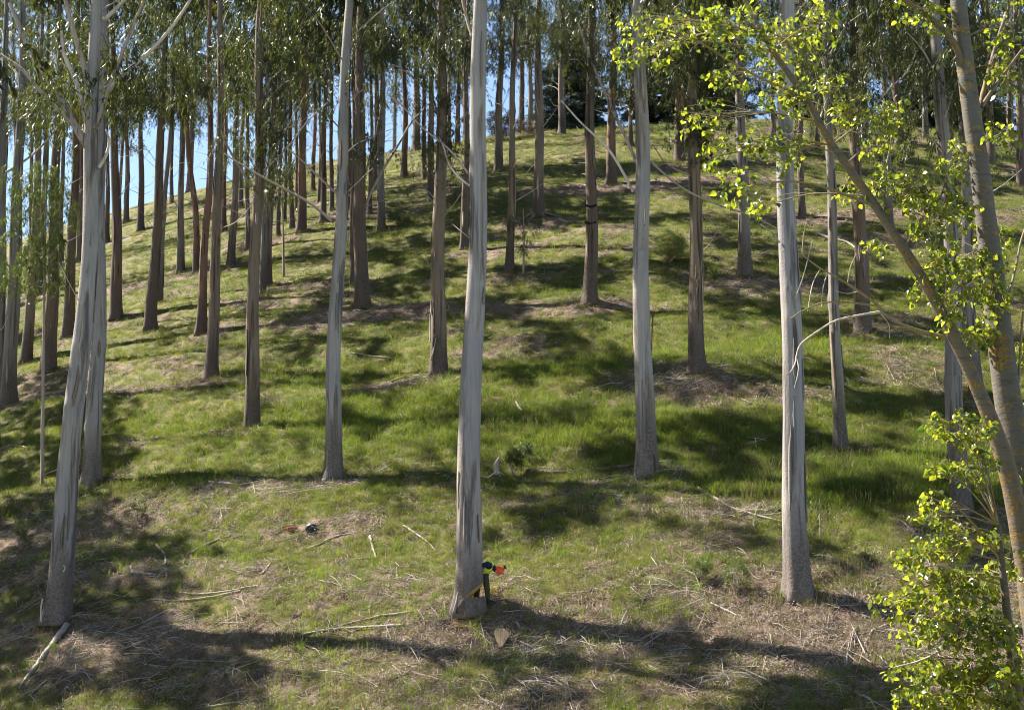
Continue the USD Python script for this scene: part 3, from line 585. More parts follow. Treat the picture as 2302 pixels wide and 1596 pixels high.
# poplar leaf: a folded heart with a stalk
def poplar_leaf(fold, curl):
    o = np.array([(0, 0), (0.30, 0.10), (0.47, 0.36), (0.36, 0.66), (0.14, 0.90), (0, 1.06)])
    L_ = [(-x, y, fold * x - curl * y * y) for x, y in o]; R_ = [(x, y, fold * x - curl * y * y) for x, y in o[1:-1]]
    v = np.array(L_ + R_ + [(0, 0.45, -curl * 0.2 - 0.02)] + [(-0.012, -0.5, 0.05), (0.012, -0.5, 0.05)]); c = 10
    ring = [0, 1, 2, 3, 4, 5, 9, 8, 7, 6]
    f = [[c, ring[(i + 1) % 10], ring[i]] for i in range(10)] + [[0, 11, 12]]
    return v, np.array(f)
PLEAF = [proto(f"poplar_leaf_{'abc'[k]}", poplar_leaf(*fc), "poplar_leaf", True) for k, fc in enumerate([(0.25, 0.15), (0.45, 0.3), (0.1, 0.05)])]

# ------------------------------------------------------------------ grass, litter
def scatter(n, weight, y0=33.0, y1=152.0, power=1.9):
    """Points on the hillside inside the view, denser near the camera, kept by weight(x, y)."""
    u = R.random(n)
    a = 1 - power
    y = (y0 ** a + u * (y1 ** a - y0 ** a)) ** (1 / a)
    x = R.uniform(-0.37, 0.37, n) * y * 1.03
    w = weight(x, y)
    k = R.random(n) < w
    x, y = x[k], y[k]
    return x, y, height(x, y)
def stuffed(name, label, cat, protos, x, y, z, scale, slope=0.5, tilt=0.12, pick=None, lift=0.0):
    nrm = normal_at(x, y); nrm = nrm * slope + np.array([0, 0, 1.0]) * (1 - slope)
    nrm += R.normal(0, tilt, nrm.shape); nrm /= np.linalg.norm(nrm, axis=1, keepdims=True)
    pi = instancer(numbered("/World", name), protos, np.stack([x, y, z + lift], -1), normalquat(nrm, R.uniform(0, 2 * np.pi, len(x))), scale, pick if pick is not None else R.integers(0, len(protos), len(x)))
    tag(pi.GetPrim(), label, cat, None, "stuff")
def far(y):
    return 1 + 0.5 * np.clip((y - 50) / 80, 0, 1)
def wg(x, y):
    l, g, s = masks(x, y)
    return np.clip(1.1 - 1.05 * l - s, 0.10, 1) * (0.72 + 0.28 * np.clip((sdist(x, y) - 38) / 9, 0, 1))
x, y, z = scatter(125000, wg)
l, g, s = masks(x, y)
stuffed("grass", "short green grass covering the hillside", "grass", TUFT, x, y, z, R.uniform(0.55, 1.1, len(x)) * far(y) * (0.75 + 0.5 * g) * (0.72 + 0.28 * np.clip((sdist(x, y) - 38) / 9, 0, 1)), 0.35, 0.15)
x, y, z = scatter(70000, lambda x, y: np.clip(masks(x, y)[1] * 1.1 - 0.1 + 0.25 * (noise(np.stack([x * 0.4, y * 0.4, x * 0], -1), 8) > 0.6), 0, 1))
stuffed("tall_grass", "taller lush grass in the sunny middle of the slope", "grass", TALL, x, y, z, R.uniform(0.6, 1.05, len(x)) * far(y), 0.2, 0.15)
x, y, z = scatter(26000, lambda x, y: np.clip(0.22 + 0.5 * masks(x, y)[0], 0, 1))
stuffed("dry_grass", "dry straw coloured grass among the green", "grass", DRY, x, y, z, R.uniform(0.5, 1.0, len(x)) * far(y), 0.3, 0.2)
x, y, z = scatter(16000, lambda x, y: np.clip(0.08 + masks(x, y)[1] * 0.8, 0, 1) * (noise(np.stack([x * 0.5, y * 0.5, x * 0], -1), 31) > 0.45))
stuffed("seed_grass", "pale seed heads standing above the green grass", "grass", STALK, x, y, z, R.uniform(0.7, 1.15, len(x)), 0.15, 0.12)
bi = np.repeat(np.arange(len(BASES)), 34); ba = R.uniform(0, 6.28, len(bi)); bd = R.uniform(0.35, 0.95, len(bi))
x, y = BASES[bi, 0] + np.cos(ba) * bd, BASES[bi, 1] + np.sin(ba) * bd; z = height(x, y)
stuffed("dry_grass", "rough dry grass growing round the feet of the trunks", "grass", DRY + TUFT[:2], x, y, z, R.uniform(0.5, 1.1, len(x)), 0.3, 0.25)
x, y, z = scatter(80000, lambda x, y: np.clip(masks(x, y)[0] * 1.2 - 0.06, 0.07, 1))
stuffed("bark_litter", "shed bark strips and dry leaves lying on the slope", "litter", STRIP, x, y, z, R.uniform(0.3, 0.8, len(x)) * far(y) * np.where(y < 52, 0.8, 1.0), 1.0, 0.12, lift=0.02)
x, y, z = scatter(3400, lambda x, y: np.clip(masks(x, y)[0] * 0.9 - 0.12, 0.02, 1))
stuffed("stick_litter", "small fallen sticks scattered over the bark litter", "litter", STICK, x, y, z, R.uniform(0.6, 1.2, len(x)), 1.0, 0.06, lift=0.03)

# ------------------------------------------------------------------ eucalyptus trees
GUMGROUP = "eucalyptus trees of the plantation on the hillside"
def stem_path(base, pts, ht, rng):
    P = [base + [0, 0, -0.25]] + [at(px, py, base[1]) for px, py in pts]
    P[0][0] = base[0]
    d = P[-1] - P[-2]; d = d / np.linalg.norm(d); d = d * 0.5 + np.array([0, 0, 0.5]); d /= np.linalg.norm(d)
    top = base[2] + ht
    while P[-1][2] < top - 1:
        st = min(6.0, top - P[-1][2]); P.append(P[-1] + d * st / d[2] + np.array([rng.normal(0, 0.05), rng.normal(0, 0.05), 0]))
    P = np.array(P)
    h = np.concatenate([np.arange(-0.25, 1.6, 0.12 if base[1] < 70 else 0.16), np.arange(1.6, 18, 0.25 if base[1] < 70 else 0.6), np.arange(18, ht, 0.9)])
    zz = base[2] + h
    line = smoothline(P, 600); line = line[np.argsort(line[:, 2])]
    out = np.stack([np.interp(zz, line[:, 2], line[:, 0]), np.interp(zz, line[:, 2], line[:, 1]), zz], -1)
    out[:, 0] += 0.06 * np.sin(h * 0.55 + rng.uniform(0, 6)) * np.clip(h / 4, 0, 1)
    out[:, 1] += 0.5 * (noise(np.stack([h * 0.11 + rng.uniform(0, 50), h * 0, h * 0], -1)) - 0.5) * np.clip(h / 3, 0, 1)
    return out, h

def trunk_mesh(path, h, r0, ht, seed, sides=14, flare=0.55, lobes=5):
    n = len(path); th = np.arange(sides) * 2 * np.pi / sides
    r = r0 * np.clip(1 - 0.92 * np.maximum(h, 0) / ht, 0.04, 1) ** 0.85
    fl = flare * np.exp(-np.maximum(h, 0) / 0.45) + 0.10 * np.exp(-np.maximum(h, 0) / 2.2)
    rng = np.random.default_rng(seed)
    lobe = 1 + 0.45 * np.cos(lobes * th + rng.uniform(0, 6)) + 0.3 * np.cos(3 * th + rng.uniform(0, 6))
    q = np.stack([np.broadcast_to(np.cos(th) * 1.4 + seed * 3.7, (n, sides)), np.broadcast_to(np.sin(th) * 1.4, (n, sides)), np.broadcast_to(h[:, None] * 0.35, (n, sides))], -1)
    lump = 0.16 * (fbm(q, 3, seed % 89) - 0.5)
    flute = 0.05 * (fbm(np.stack([np.broadcast_to(np.cos(th) * 5 + seed, (n, sides)), np.broadcast_to(np.sin(th) * 5, (n, sides)), np.broadcast_to(h[:, None] * 0.5, (n, sides))], -1), 2, 7) - 0.5)
    rr = r[:, None] * (1 + lump + flute + fl[:, None] * np.maximum(lobe, 0.15))
    for _ in range(9):
        a0, h0, w0 = rng.uniform(0, 6.28), rng.uniform(1.5, 17), rng.uniform(0.1, 0.24)
        da = (th - a0 + np.pi) % (2 * np.pi) - np.pi
        rr = rr + rng.uniform(0.02, 0.06) * np.exp(-(da[None] * r0 / w0) ** 2 - ((h[:, None] - h0) / w0) ** 2)
    v = np.stack([path[:, None, 0] + rr * np.cos(th), path[:, None, 1] + rr * np.sin(th), np.broadcast_to(path[:, None, 2], rr.shape)], -1).reshape(-1, 3)
    i, j = np.meshgrid(np.arange(n - 1), np.arange(sides), indexing="ij")
    A, B, C, D = i * sides + j, i * sides + (j + 1) % sides, (i + 1) * sides + (j + 1) % sides, (i + 1) * sides + j
    f = np.vstack([np.stack([A, B, C], -1).reshape(-1, 3), np.stack([A, C, D], -1).reshape(-1, 3)])
    k = len(v); v = np.vstack([v, path[:1], path[-1:]]); jj = np.arange(sides); e = (n - 1) * sides
    f = np.vstack([f, np.stack([np.full(sides, k), (jj + 1) % sides, jj], -1), np.stack([np.full(sides, k + 1), e + jj, e + (jj + 1) % sides], -1)])
    hh = np.append(np.repeat(h, sides), [h[0], h[-1]])
    ang = np.append(np.tile(th, n), [0, 0])
    edge = 1.2 + 1.9 * noise(np.stack([np.cos(ang) * 1.6 + seed, np.sin(ang) * 1.6, hh * 0.1], -1), 4)
    m = np.zeros((len(v), 3)); m[:, 0] = np.clip(1 - (hh - edge * 0.5) / (edge * 0.9), 0, 1) * 0.92
    return v, f, m, r

def limb(tree, name, pts, r0, r1, matname, seed, sides=6, n=10, label=None):
    line = smoothline(pts, n)
    v, f = tube(line, np.linspace(r0, r1, n), sides, 0.15, seed)
    return put(tree, name, (v, f), matname, True, np.zeros((len(v), 3)), label)

def foliage(tree, name, pos, scale, protos, rng, ztop=10.0):
    n = len(pos)
    q = yawquat(n, 0.2, rng)
    high = (pos[:, 2] - tree.loc[2] > max(ztop + 0.4, 9.0)) & (pos[:, 1] < 125)
    idx = np.where(high, len(protos) + rng.integers(0, 2, n), rng.integers(0, len(protos), n))
    instancer(f"{tree.path}/{name}", protos + DENSE, pos - tree.loc, q, scale, idx)

def crown_points(rng, path, h, ht, hb, rmax, dens, top_dens):
    """Limb ends and the leaf clumps around them."""
    limbs, pos, sc = [], [], []
    hh = hb - 1.5
    az = rng.uniform(0, 6.28)
    while hh < ht - 0.7:
        t = np.clip((hh - hb) / (ht - hb), 0, 1)
        rad = rmax * (0.5 + 0.75 * math.sin(math.pi * min(1, (t * 0.8 + 0.12)))) * rng.uniform(0.55, 1.1) * (1 - 0.5 * t) * (1.6 if hh > 15 else 1.0)
        az += 2.4 + rng.normal(0, 0.4)
        i = int(np.argmin(np.abs(h - hh))); a = path[i]
        d = np.array([math.cos(az), math.sin(az), 0]); rise = rng.uniform(0.45, 1.1)
        e = a + d * rad + [0, 0, rad * rise]; mid = a + d * rad * 0.45 + [0, 0, rad * rise * 0.62]
        limbs.append((a, mid, e, hh))
        for c0 in ((e, mid + (e - mid) * 0.5 + rng.normal(0, 0.25, 3), mid + rng.normal(0, 0.4, 3)) if hh < 15 else (mid + (e - mid) * 0.7,)):
            if rng.random() < 0.12: continue
            k = rng.poisson(dens if hh < 15 else top_dens)
            spread = np.array([0.55, 0.55, 0.5]) * (1.0 if hh < 15 else rng.uniform(0.9, 1.5))
            pos.append(c0 + rng.normal(0, 1, (k, 3)) * spread); sc.append(rng.uniform(0.8, 1.35, k) * (1.0 if hh < 15 else 1.5))
        hh += rng.uniform(0.5, 1.0) if hh < 15 else rng.uniform(1.0, 1.75)
    return limbs, np.vstack(pos), np.concatenate(sc)

EXTRA = {   # limbs that the photograph shows clearly: points, start and end width (working units), bark, label
 "front_left": [([(196, 330), (130, 215), (65, 110), (15, 0)], 17, 9, "branch_bark", "long grey limb rising to the upper left"), ([(180, 292), (105, 222), (45, 152), (-10, 112)], 11, 7, "branch_bark", None), ([(200, 290), (182, 235), (165, 175), (138, 115), (130, 60)], 13, 7, "branch_pale", "sunlit pale limb"),
   ([(203, 235), (190, 150), (168, 70), (148, -20)], 14, 9, "branch_bark", None), ([(214, 290), (245, 205), (282, 110), (325, 10)], 13, 7, "branch_bark", None), ([(240, 212), (268, 180), (345, 118), (405, 52), (448, -10)], 11, 6, "branch_pale", "long bright bare limb reaching to the upper right"),
   ([(222, 378), (238, 345), (241, 310), (232, 285)], 9, 3, "branch_pale", "short curled dead branch"), ([(232, 45), (250, 25), (275, -8)], 11, 8, "branch_pale", None)],
 "felled": [([(1062, 85), (1052, 50), (1038, -10)], 12, 9, "branch_bark", None), ([(1056, 418), (1030, 396), (1008, 365), (998, 330), (985, 300)], 8, 3, "branch_pale", "thin bright dead branch"), ([(1054, 392), (1010, 335), (950, 285), (900, 230), (870, 205)], 7, 3, "branch_bark", "long thin dead branch reaching up left")],
 "mid_750": [([(750, 500), (690, 452), (600, 402), (550, 372), (500, 340)], 10, 4, "branch_bark", "long dead branch reaching to the upper left"), ([(762, 440), (725, 405), (680, 360), (640, 325)], 9, 4, "branch_bark", None), ([(772, 440), (800, 418), (840, 385)], 7, 3, "branch_bark", None)],
 "mid_815": [([(818, 470), (852, 400), (900, 322), (925, 280), (968, 235)], 10, 4, "branch_bark", None), ([(808, 440), (828, 370), (848, 290), (862, 220)], 8, 3, "branch_bark", None), ([(826, 662), (845, 672), (868, 682)], 7, 4, "branch_bark", "broken limb propped against the foot")],
 "mid_1450": [([(1424, 432), (1372, 340), (1305, 272), (1262, 222)], 10, 5, "branch_pale", "long diagonal dead branch crossing the trunks to the left"), ([(1430, 365), (1402, 295), (1372, 230), (1335, 140), (1300, 40)], 12, 8, "branch_bark", None), ([(1448, 352), (1530, 422), (1610, 462), (1690, 490), (1760, 528)], 8, 4, "branch_bark", "long dark dead branch sloping down to the right")],
 "mid_985": [([(993, 330), (1018, 300), (1050, 245)], 7, 3, "branch_bark", None), ([(985, 260), (968, 215), (920, 170), (885, 150)], 8, 4, "branch_bark", None)],
 "mid_1565": [([(1574, 320), (1610, 275), (1650, 250), (1700, 175)], 11, 6, "branch_bark", None), ([(1560, 400), (1500, 372), (1465, 330)], 7, 3, "branch_bark", None)],
 "up_1120": [], "left_406": [([(402, 470), (385, 442), (370, 425)], 4, 2, "branch_bark", None)],
 "left_15": [([(10, 390), (60, 360), (105, 320), (150, 262), (190, 200)], 8, 4, "branch_pale", "pale dead branch slanting up behind the leaves")],
 "dark_565": [([(566, 420), (520, 345), (500, 300)], 9, 5, "branch_bark", None), ([(592, 385), (650, 330), (690, 280), (740, 235)], 7, 3, "branch_pale", None), ([(590, 400), (640, 300), (690, 215), (715, 180)], 6, 3, "branch_pale", None)],
 "right_front": [([(1760, 360), (1700, 320), (1640, 300)], 8, 4, "branch_bark", None), ([(1752, 545), (1735, 520), (1712, 500)], 7, 3, "branch_bark", None)],
 "right_2160": [([(2140, 560), (2165, 480), (2190, 440)], 6, 3, "branch_pale", None)],
 "mid_1937": [([(1930, 300), (1985, 215), (2040, 160), (2065, 110)], 7, 4, "branch_pale", None)],
}
SEED = 100
TREES = {}
for key, bpx, pts, wpx, bk, hb, label, ht in T:
    SEED += 1
    rng = np.random.default_rng(SEED)
    b = BASE[key]; dist = float(np.linalg.norm(b))
    r0 = 0.5 * wpx * dist / FPX * 0.97
    near = key in NEAR
    tree = TREES[key] = Thing("eucalyptus_tree", label, "tree", b, GUMGROUP)
    path, h = stem_path(b, pts, ht, rng)
    v, f, mk_, rad = trunk_mesh(path, h, r0, ht, SEED, 30 if near else 14, 0.27 if near else 0.26)
    if key != "felled":
        put(tree, "trunk", (v, f), bk, True, mk_)
    else:
        # the felling notch: a wedge taken out of the right side; the cut faces are fresh wood
        apex = at(1051, 1344, b[1]); lowr = at(1110, 1338, b[1]); upr = at(1096, 1302, b[1])
        poly = m3.CrossSection([[(apex[0], apex[2]), (lowr[0], lowr[2]), (upr[0], upr[2])]])
        wed = m3.Manifold.extrude(poly, 3.0).rotate([90, 0, 0]).translate([-apex[0], 1.5, 0]).rotate([0, 0, -11]).translate([apex[0], b[1], 0])
        body = m3.Manifold(m3.Mesh(v.astype(np.float32), f.astype(np.uint32)))
        cut = body - wed
        mm = cut.to_mesh(); V, Fc = np.array(mm.vert_properties[:, :3], float), np.array(mm.tri_verts)
        ca, sa = math.cos(math.radians(11)), math.sin(math.radians(11)); ux, uy = V[:, 0] - apex[0], V[:, 1] - b[1]
        VR = np.stack([apex[0] + ux * ca - uy * sa, b[1] + ux * sa + uy * ca, V[:, 2]], 1)
        def online(p0, p1):
            d = (p1 - p0)[[0, 2]]; nrm_ = np.array([-d[1], d[0]]) / np.linalg.norm(d)
            return np.abs((VR[Fc][:, :, [0, 2]] - p0[[0, 2]]) @ nrm_).max(1) < 2e-4
        on = online(apex, lowr) | online(apex, upr)
        def sub(sel):
            u, inv = np.unique(Fc[sel], return_inverse=True); return V[u], inv.reshape(-1, 3)
        vt, ft = sub(~on)
        hh = vt[:, 2] - b[2]; mm_ = np.zeros((len(vt), 3)); mm_[:, 0] = np.clip(1 - (hh - 0.75) / 1.3, 0, 1) * 0.9
        put(tree, "trunk", (vt, ft), bk, True, mm_)
        vc, fc = sub(on)
        put(tree, "notch_face", (vc, fc), "fresh_wood", False, label="freshly cut yellow faces of the felling notch")
        # strips of loose bark on the lower stem
    ztop = b[1] * math.tan(PITCH + math.atan(H0 / 2 / FPX)) - b[2] + 1.0       # height above the base where the picture ends
    for k, (lp, w0, w1, bm, ll) in enumerate(EXTRA.get(key, [])):
        s = dist / FPX * 0.5
        P = np.array([at(px, py, b[1]) for px, py in lp])
        side = rng.choice([-1, 1]) * rng.uniform(0.2, 0.5)
        P[:, 1] += np.linspace(0, 1, len(P)) * side
        limb(tree, "branch", P, w0 * s * (1 if key == "front_left" else 0.72), w1 * s * (1 if key == "front_left" else 0.7), bm, SEED * 7 + k, 7, 16, ll)
    for k in range(6 if near else (8 if b[1] < 70 else 3)):
        h0 = rng.uniform(0.8, 3.0) if k % 3 == 0 else rng.uniform(1.5, min(16, ztop)); ln = rng.uniform(0.5, 2.4); az = rng.uniform(-2.9, 0.0); m_ = 9
        hs_ = np.linspace(h0, h0 + ln, m_); c_ = np.stack([np.interp(hs_, h, path[:, i]) for i in range(3)], 1); rr_ = np.interp(hs_, h, rad) * rng.uniform(1.0, 1.06)
        aa = az + np.cumsum(rng.normal(0, 0.03, m_)); wd = rng.uniform(0.025, 0.075) * np.array([0.15, 0.6, 1, 1, 1, 0.9, 0.8, 0.5, 0.2])
        off = 0.012 + 0.05 * np.linspace(1, 0, m_) ** 3 * rng.random(); nr = np.stack([np.cos(aa), np.sin(aa), 0 * aa], 1); tg = np.stack([-np.sin(aa), np.cos(aa), 0 * aa], 1)
        mid = c_ + nr * (rr_ + off)[:, None]; vv = np.vstack([mid - tg * wd[:, None], mid + nr * 0.012, mid + tg * wd[:, None], mid - nr * 0.03]); ff = []
        for i in range(m_ - 1):
            for p0, p1 in ((0, m_), (m_, 2 * m_), (2 * m_, 3 * m_), (3 * m_, 0)):
                ff += [[p0 + i, p1 + i, p1 + i + 1], [p0 + i, p1 + i + 1, p0 + i + 1]]
        put(tree, "bark_ribbon", (vv, np.array(ff)), rng.choice(["bark_grey", "branch_bark", "bark_grey", "bark_tan"] if bk == "bark_pale" else ["bark_brown", "bark_tan", "branch_bark", "bark_grey"]), True, np.zeros((len(vv), 3)))
    # thin dead branches below the crown
    nd = int(rng.integers(6, 12)) if not near else 1
    for k in range(nd):
        hb_ = rng.uniform(min(4.5, hb * 0.5), min(hb + 2, ztop))
        i = int(np.argmin(np.abs(h - hb_))); a = path[i]; az = rng.uniform(0, 6.28); L = rng.uniform(0.7, 3.0)
        d = np.array([math.cos(az), math.sin(az), rng.uniform(0.3, 1.2)]); d /= np.linalg.norm(d)
        e = a + d * L; mid = (a + e) / 2 + [0, 0, rng.uniform(-0.15, 0.2) * L]
        limb(tree, "branch", [a, mid, e + rng.normal(0, 0.12, 3)], rng.uniform(0.018, 0.035), 0.008, "branch_bark" if rng.random() < 0.7 else "branch_pale", SEED * 13 + k, 5, 7)
    if b[1] > 72 and not near:
        yf = np.interp(pts[-1][0], [0, 250, 500, 700, 950, 1250, 1400, 2302], [250, 235, 215, 160, 130, 130, 215, 185]) + rng.normal(0, 28)
        hb = max(3.0, float(at(pts[-1][0], yf, b[1])[2] - b[2]) + 1.3)
    rmax = 2.3 + 0.5 * rng.random() if near and key not in ("front_left", "felled") else 1.5 + 0.35 * rng.random() if dist < 70 else 1.75 + 0.5 * rng.random()
    limbs, pos, sc = crown_points(rng, path, h, ht, hb, rmax, 11.0, 15.0)
    for k, (a, m_, e, lh) in enumerate(limbs):
        if lh < ztop + 1:
            limb(tree, "branch", [a, m_, e], 0.022 + 0.02 * rng.random(), 0.008, "branch_bark", SEED * 17 + k, 5, 6)
    if not near:                                # thin hanging twigs of leaves below the crown
        k = 26; hz = hb - 3.2 * rng.random(k) ** 1.4; ii_ = np.clip(np.searchsorted(h, hz), 0, len(h) - 1); az = rng.uniform(0, 6.28, k); rr_ = rng.uniform(0.3, 1.9, k)
        pos = np.vstack([pos, path[ii_] + np.stack([np.cos(az) * rr_, np.sin(az) * rr_, rng.uniform(0, 0.4, k)], 1)]); sc = np.append(sc, rng.uniform(0.6, 1.1, k))
    foliage(tree, "crown", pos, sc, SPRAY, rng, ztop)

# loose bark at the foot of the big leaning tree
# trees whose feet stand behind the crest
for k in range(15):
    rng = np.random.default_rng(900 + k)
    px = -60 + 2420 * (k + rng.uniform(0.1, 0.9)) / 15
    r = ray(px, 300); Y = rng.uniform(150, 172); X = r[0] / r[1] * Y
    if px < 700: Y -= 6; 
    b = np.array([X, Y, float(height(X, Y))])
    tree = Thing("eucalyptus_tree", "thin distant eucalyptus whose foot stands behind the hill crest", "tree", b, "eucalyptus trees behind the crest")
    ht = rng.uniform(19, 25)
    P = np.stack([b[0] + np.linspace(0, rng.normal(0, 0.5), 8), np.full(8, b[1]), b[2] + np.linspace(-0.25, ht, 8)], -1)
    h = np.linspace(-0.25, ht, 30); path = np.stack([np.interp(h, P[:, 2] - b[2], P[:, 0]), np.full(30, b[1]), b[2] + h], -1)
    v, f, mk_, rad = trunk_mesh(path, h, rng.uniform(0.2, 0.36), ht, 900 + k, 8)
    put(tree, "trunk", (v, f), rng.choice(["bark_brown", "bark_tan", "bark_grey"]), True, mk_)
    limbs, pos, sc = crown_points(rng, path, h, ht, rng.uniform(8.0, 11.0), 2.3, 10.0, 9.0)
    foliage(tree, "crown", pos, sc * 1.15, SPRAY, rng)
# trees beside and before the view, whose crowns shade it
for k, (X, Y) in enumerate([(-29, 55), (-33, 66), (-38, 78), (-22, 62), (-43, 92), (-50, 108), (-19, 41), (-28, 47), (-21.5, 54), (-31, 60), (-35, 71), (-40, 84), (-17.5, 45.5), (-23, 38), (-17, 36), (24, 56), (30, 70), (36, 86), (44, 102)]):
    rng = np.random.default_rng(980 + k)
    b = np.array([X, Y, float(height(X, Y))])
    if -0.345 * Y - 3.2 < X < 0.345 * Y + 3.2 or Y < 40: continue
    tree = Thing("eucalyptus_tree", "eucalyptus of the same plantation standing outside the picture", "tree", b, "eucalyptus trees outside the picture")
    ht = rng.uniform(27, 32); h = np.linspace(-0.25, ht, 30); path = np.stack([b[0] + 0 * h, b[1] + 0 * h, b[2] + h], -1)
    v, f, mk_, rad = trunk_mesh(path, h, rng.uniform(0.28, 0.38), ht, 980 + k, 10)
    put(tree, "trunk", (v, f), "bark_grey", True, mk_)
    limbs, pos, sc = crown_points(rng, path, h, ht, 14, 2.0, 6.0, 18.0)
    foliage(tree, "crown", pos, sc, SPRAY, rng)

# ------------------------------------------------------------------ loose bark at the feet of the big trees (parts of those trees)
def strip_part(key, pts, w0, w1, matname, n=12, name="bark_strip", dy=-0.25):
    tr = TREES[key]; b = BASE[key]; s = float(np.linalg.norm(b)) / FPX * 0.5
    P = np.array([at(px, py, b[1] + dy) for px, py in pts])
    v, f = tube(smoothline(P, n), np.linspace(w0 * s, w1 * s, n), 5, 0.2, 3)
    put(tr, name, (v, f), matname, True, np.zeros((len(v), 3)))
strip_part("front_left", [(170, 1352), (180, 1335), (180, 1315), (174, 1308), (169, 1322)], 5, 3, "bark_brown")
strip_part("front_left", [(100, 1352), (94, 1338), (86, 1332), (76, 1345)], 7, 4, "bark_brown")
strip_part("front_left", [(142, 1285), (146, 1276), (141, 1268)], 4, 2, "branch_pale", dy=-0.42)
strip_part("front_left", [(96, 1345), (92, 1370), (93, 1398)], 4, 3, "branch_pale", dy=-0.5)
strip_part("felled", [(1020, 1378), (1027, 1352), (1030, 1330)], 9, 4, "branch_bark", dy=-0.35)
strip_part("mid_750", [(728, 1076), (731, 1092), (737, 1132)], 11, 3, "branch_pale", dy=-0.4)
strip_part("mid_750", [(722, 1092), (729, 1070), (733, 1058)], 6, 3, "branch_pale", dy=-0.3)
strip_part("mid_985", [(967, 770), (966, 730), (967, 705)], 5, 2, "branch_pale", dy=-0.2)
strip_part("mid_985", [(968, 810), (974, 790), (980, 760)], 4, 2, "branch_bark", dy=-0.33)
strip_part("mid_1450", [(1468, 700), (1466, 750), (1464, 800)], 4, 2, "bark_brown", dy=-0.25)
strip_part("mid_1450", [(1456, 1020), (1470, 1022), (1474, 1060)], 4, 3, "bark_brown", dy=-0.33)
strip_part("mid_1325", [(1314, 500), (1328, 503), (1340, 499)], 6, 5, "black_bark_ring", name="bark_ring", dy=-0.36)
strip_part("mid_1325", [(1316, 462), (1329, 465), (1341, 461)], 6, 5, "black_bark_ring", name="bark_ring", dy=-0.36)
# spreading roots of the broad light tree below the crest
for k, (dx_, dy_) in enumerate(((-1.6, -0.5), (1.5, -0.6), (-0.9, -1.1), (0.7, -1.2))):
    tr = TREES["up_1211"]; b = BASE["up_1211"]
    P = [b + [dx_ * u, dy_ * u, 0] for u in (0.15, 0.5, 1.0)]
    P = [np.array([p_[0], p_[1], float(height(p_[0], p_[1])) + hh]) for p_, hh in zip(P, (0.35, 0.12, 0.0))]
    v, f = tube(smoothline(P, 8), np.linspace(0.16, 0.05, 8), 6, 0.2, k)
    put(tr, "root", (v, f), "bark_tan", True, np.zeros((len(v), 3)))

# ------------------------------------------------------------------ conifers and scrub on the crest
def conifer(px, Y, H, rad, label, seed):
    rng = np.random.default_rng(seed); r = ray(px, 300); X = r[0] / r[1] * Y
    b = np.array([X, Y, float(height(X, Y)) - 0.1])
    t = Thing("conifer_tree", label, "tree", b, "conifers along the crest")
    h = np.linspace(0, H, 14); v, f = tube(np.stack([b[0] + 0 * h, b[1] + 0 * h, b[2] + h], -1), np.linspace(0.35, 0.04, 14), 8, 0.1, seed)
    put(t, "trunk", (v, f), "dark_trunk", True, np.zeros((len(v), 3)))
    pos, q, sc = [], [], []
    hh = 0.5
    while hh < H - 0.3:
        R_ = rad * (1 - hh / H) ** 0.8 * rng.uniform(0.75, 1.1) + 0.3; n = int(rng.integers(5, 8)); a0 = rng.uniform(0, 6)
        for k in range(n):
            az = a0 + 6.283 * k / n + rng.normal(0, 0.2); L = R_ * rng.uniform(0.6, 1.1); dr = rng.uniform(-0.02, 0.22)
            a = b + [0, 0, hh]; e = a + np.array([math.cos(az) * L, math.sin(az) * L, -dr * L + 0.1 * L])
            v, f = tube([a, (a + e) / 2 + [0, 0, 0.05 * L], e], [0.06, 0.035, 0.012], 4)
            if hh < 6 and k % 2 == 0:
                put(t, "bough", (v, f), "dark_trunk", True, np.zeros((len(v), 3)))
            m = max(2, int(L * 2.6))
            for u in np.linspace(0.25, 1.0, m):
                p_ = a + (e - a) * u
                for sgn in (-1, 0, 1):
                    if sgn and rng.random() < 0.45: continue
                    pos.append(p_ + rng.normal(0, 0.08, 3)); sc.append(rng.uniform(0.8, 1.3))
                    q.append((Rot.from_euler("z", az + sgn * rng.uniform(0.5, 1.0)) * Rot.from_euler("y", 0.12 + rng.normal(0, 0.12))).as_quat())
        hh += rng.uniform(0.35, 0.6)
    instancer(f"{t.path}/crown", NEEDLE, np.array(pos) - b, np.array(q), np.array(sc), rng.integers(0, 2, len(pos)))
conifer(1288, 152, 15, 4.6, "blue green conifer with layered boughs behind the tan crest trunk", 1)
conifer(1498, 150, 16, 4.8, "dark conifer right of the bluish grey trunk on the crest", 3)
conifer(1600, 154, 18, 5.2, "broad dark conifer behind the grey brown trunk on the crest", 4)
conifer(1842, 150, 15, 4.6, "black green conifer low on the crest right of the thick pale trunk", 6)
conifer(2066, 156, 14, 5.4, "wide dark pine behind the thin grey crest trunk at right", 7)
conifer(2190, 158, 16, 5.2, "dark pine on the crest behind the lichen covered poplar", 8)

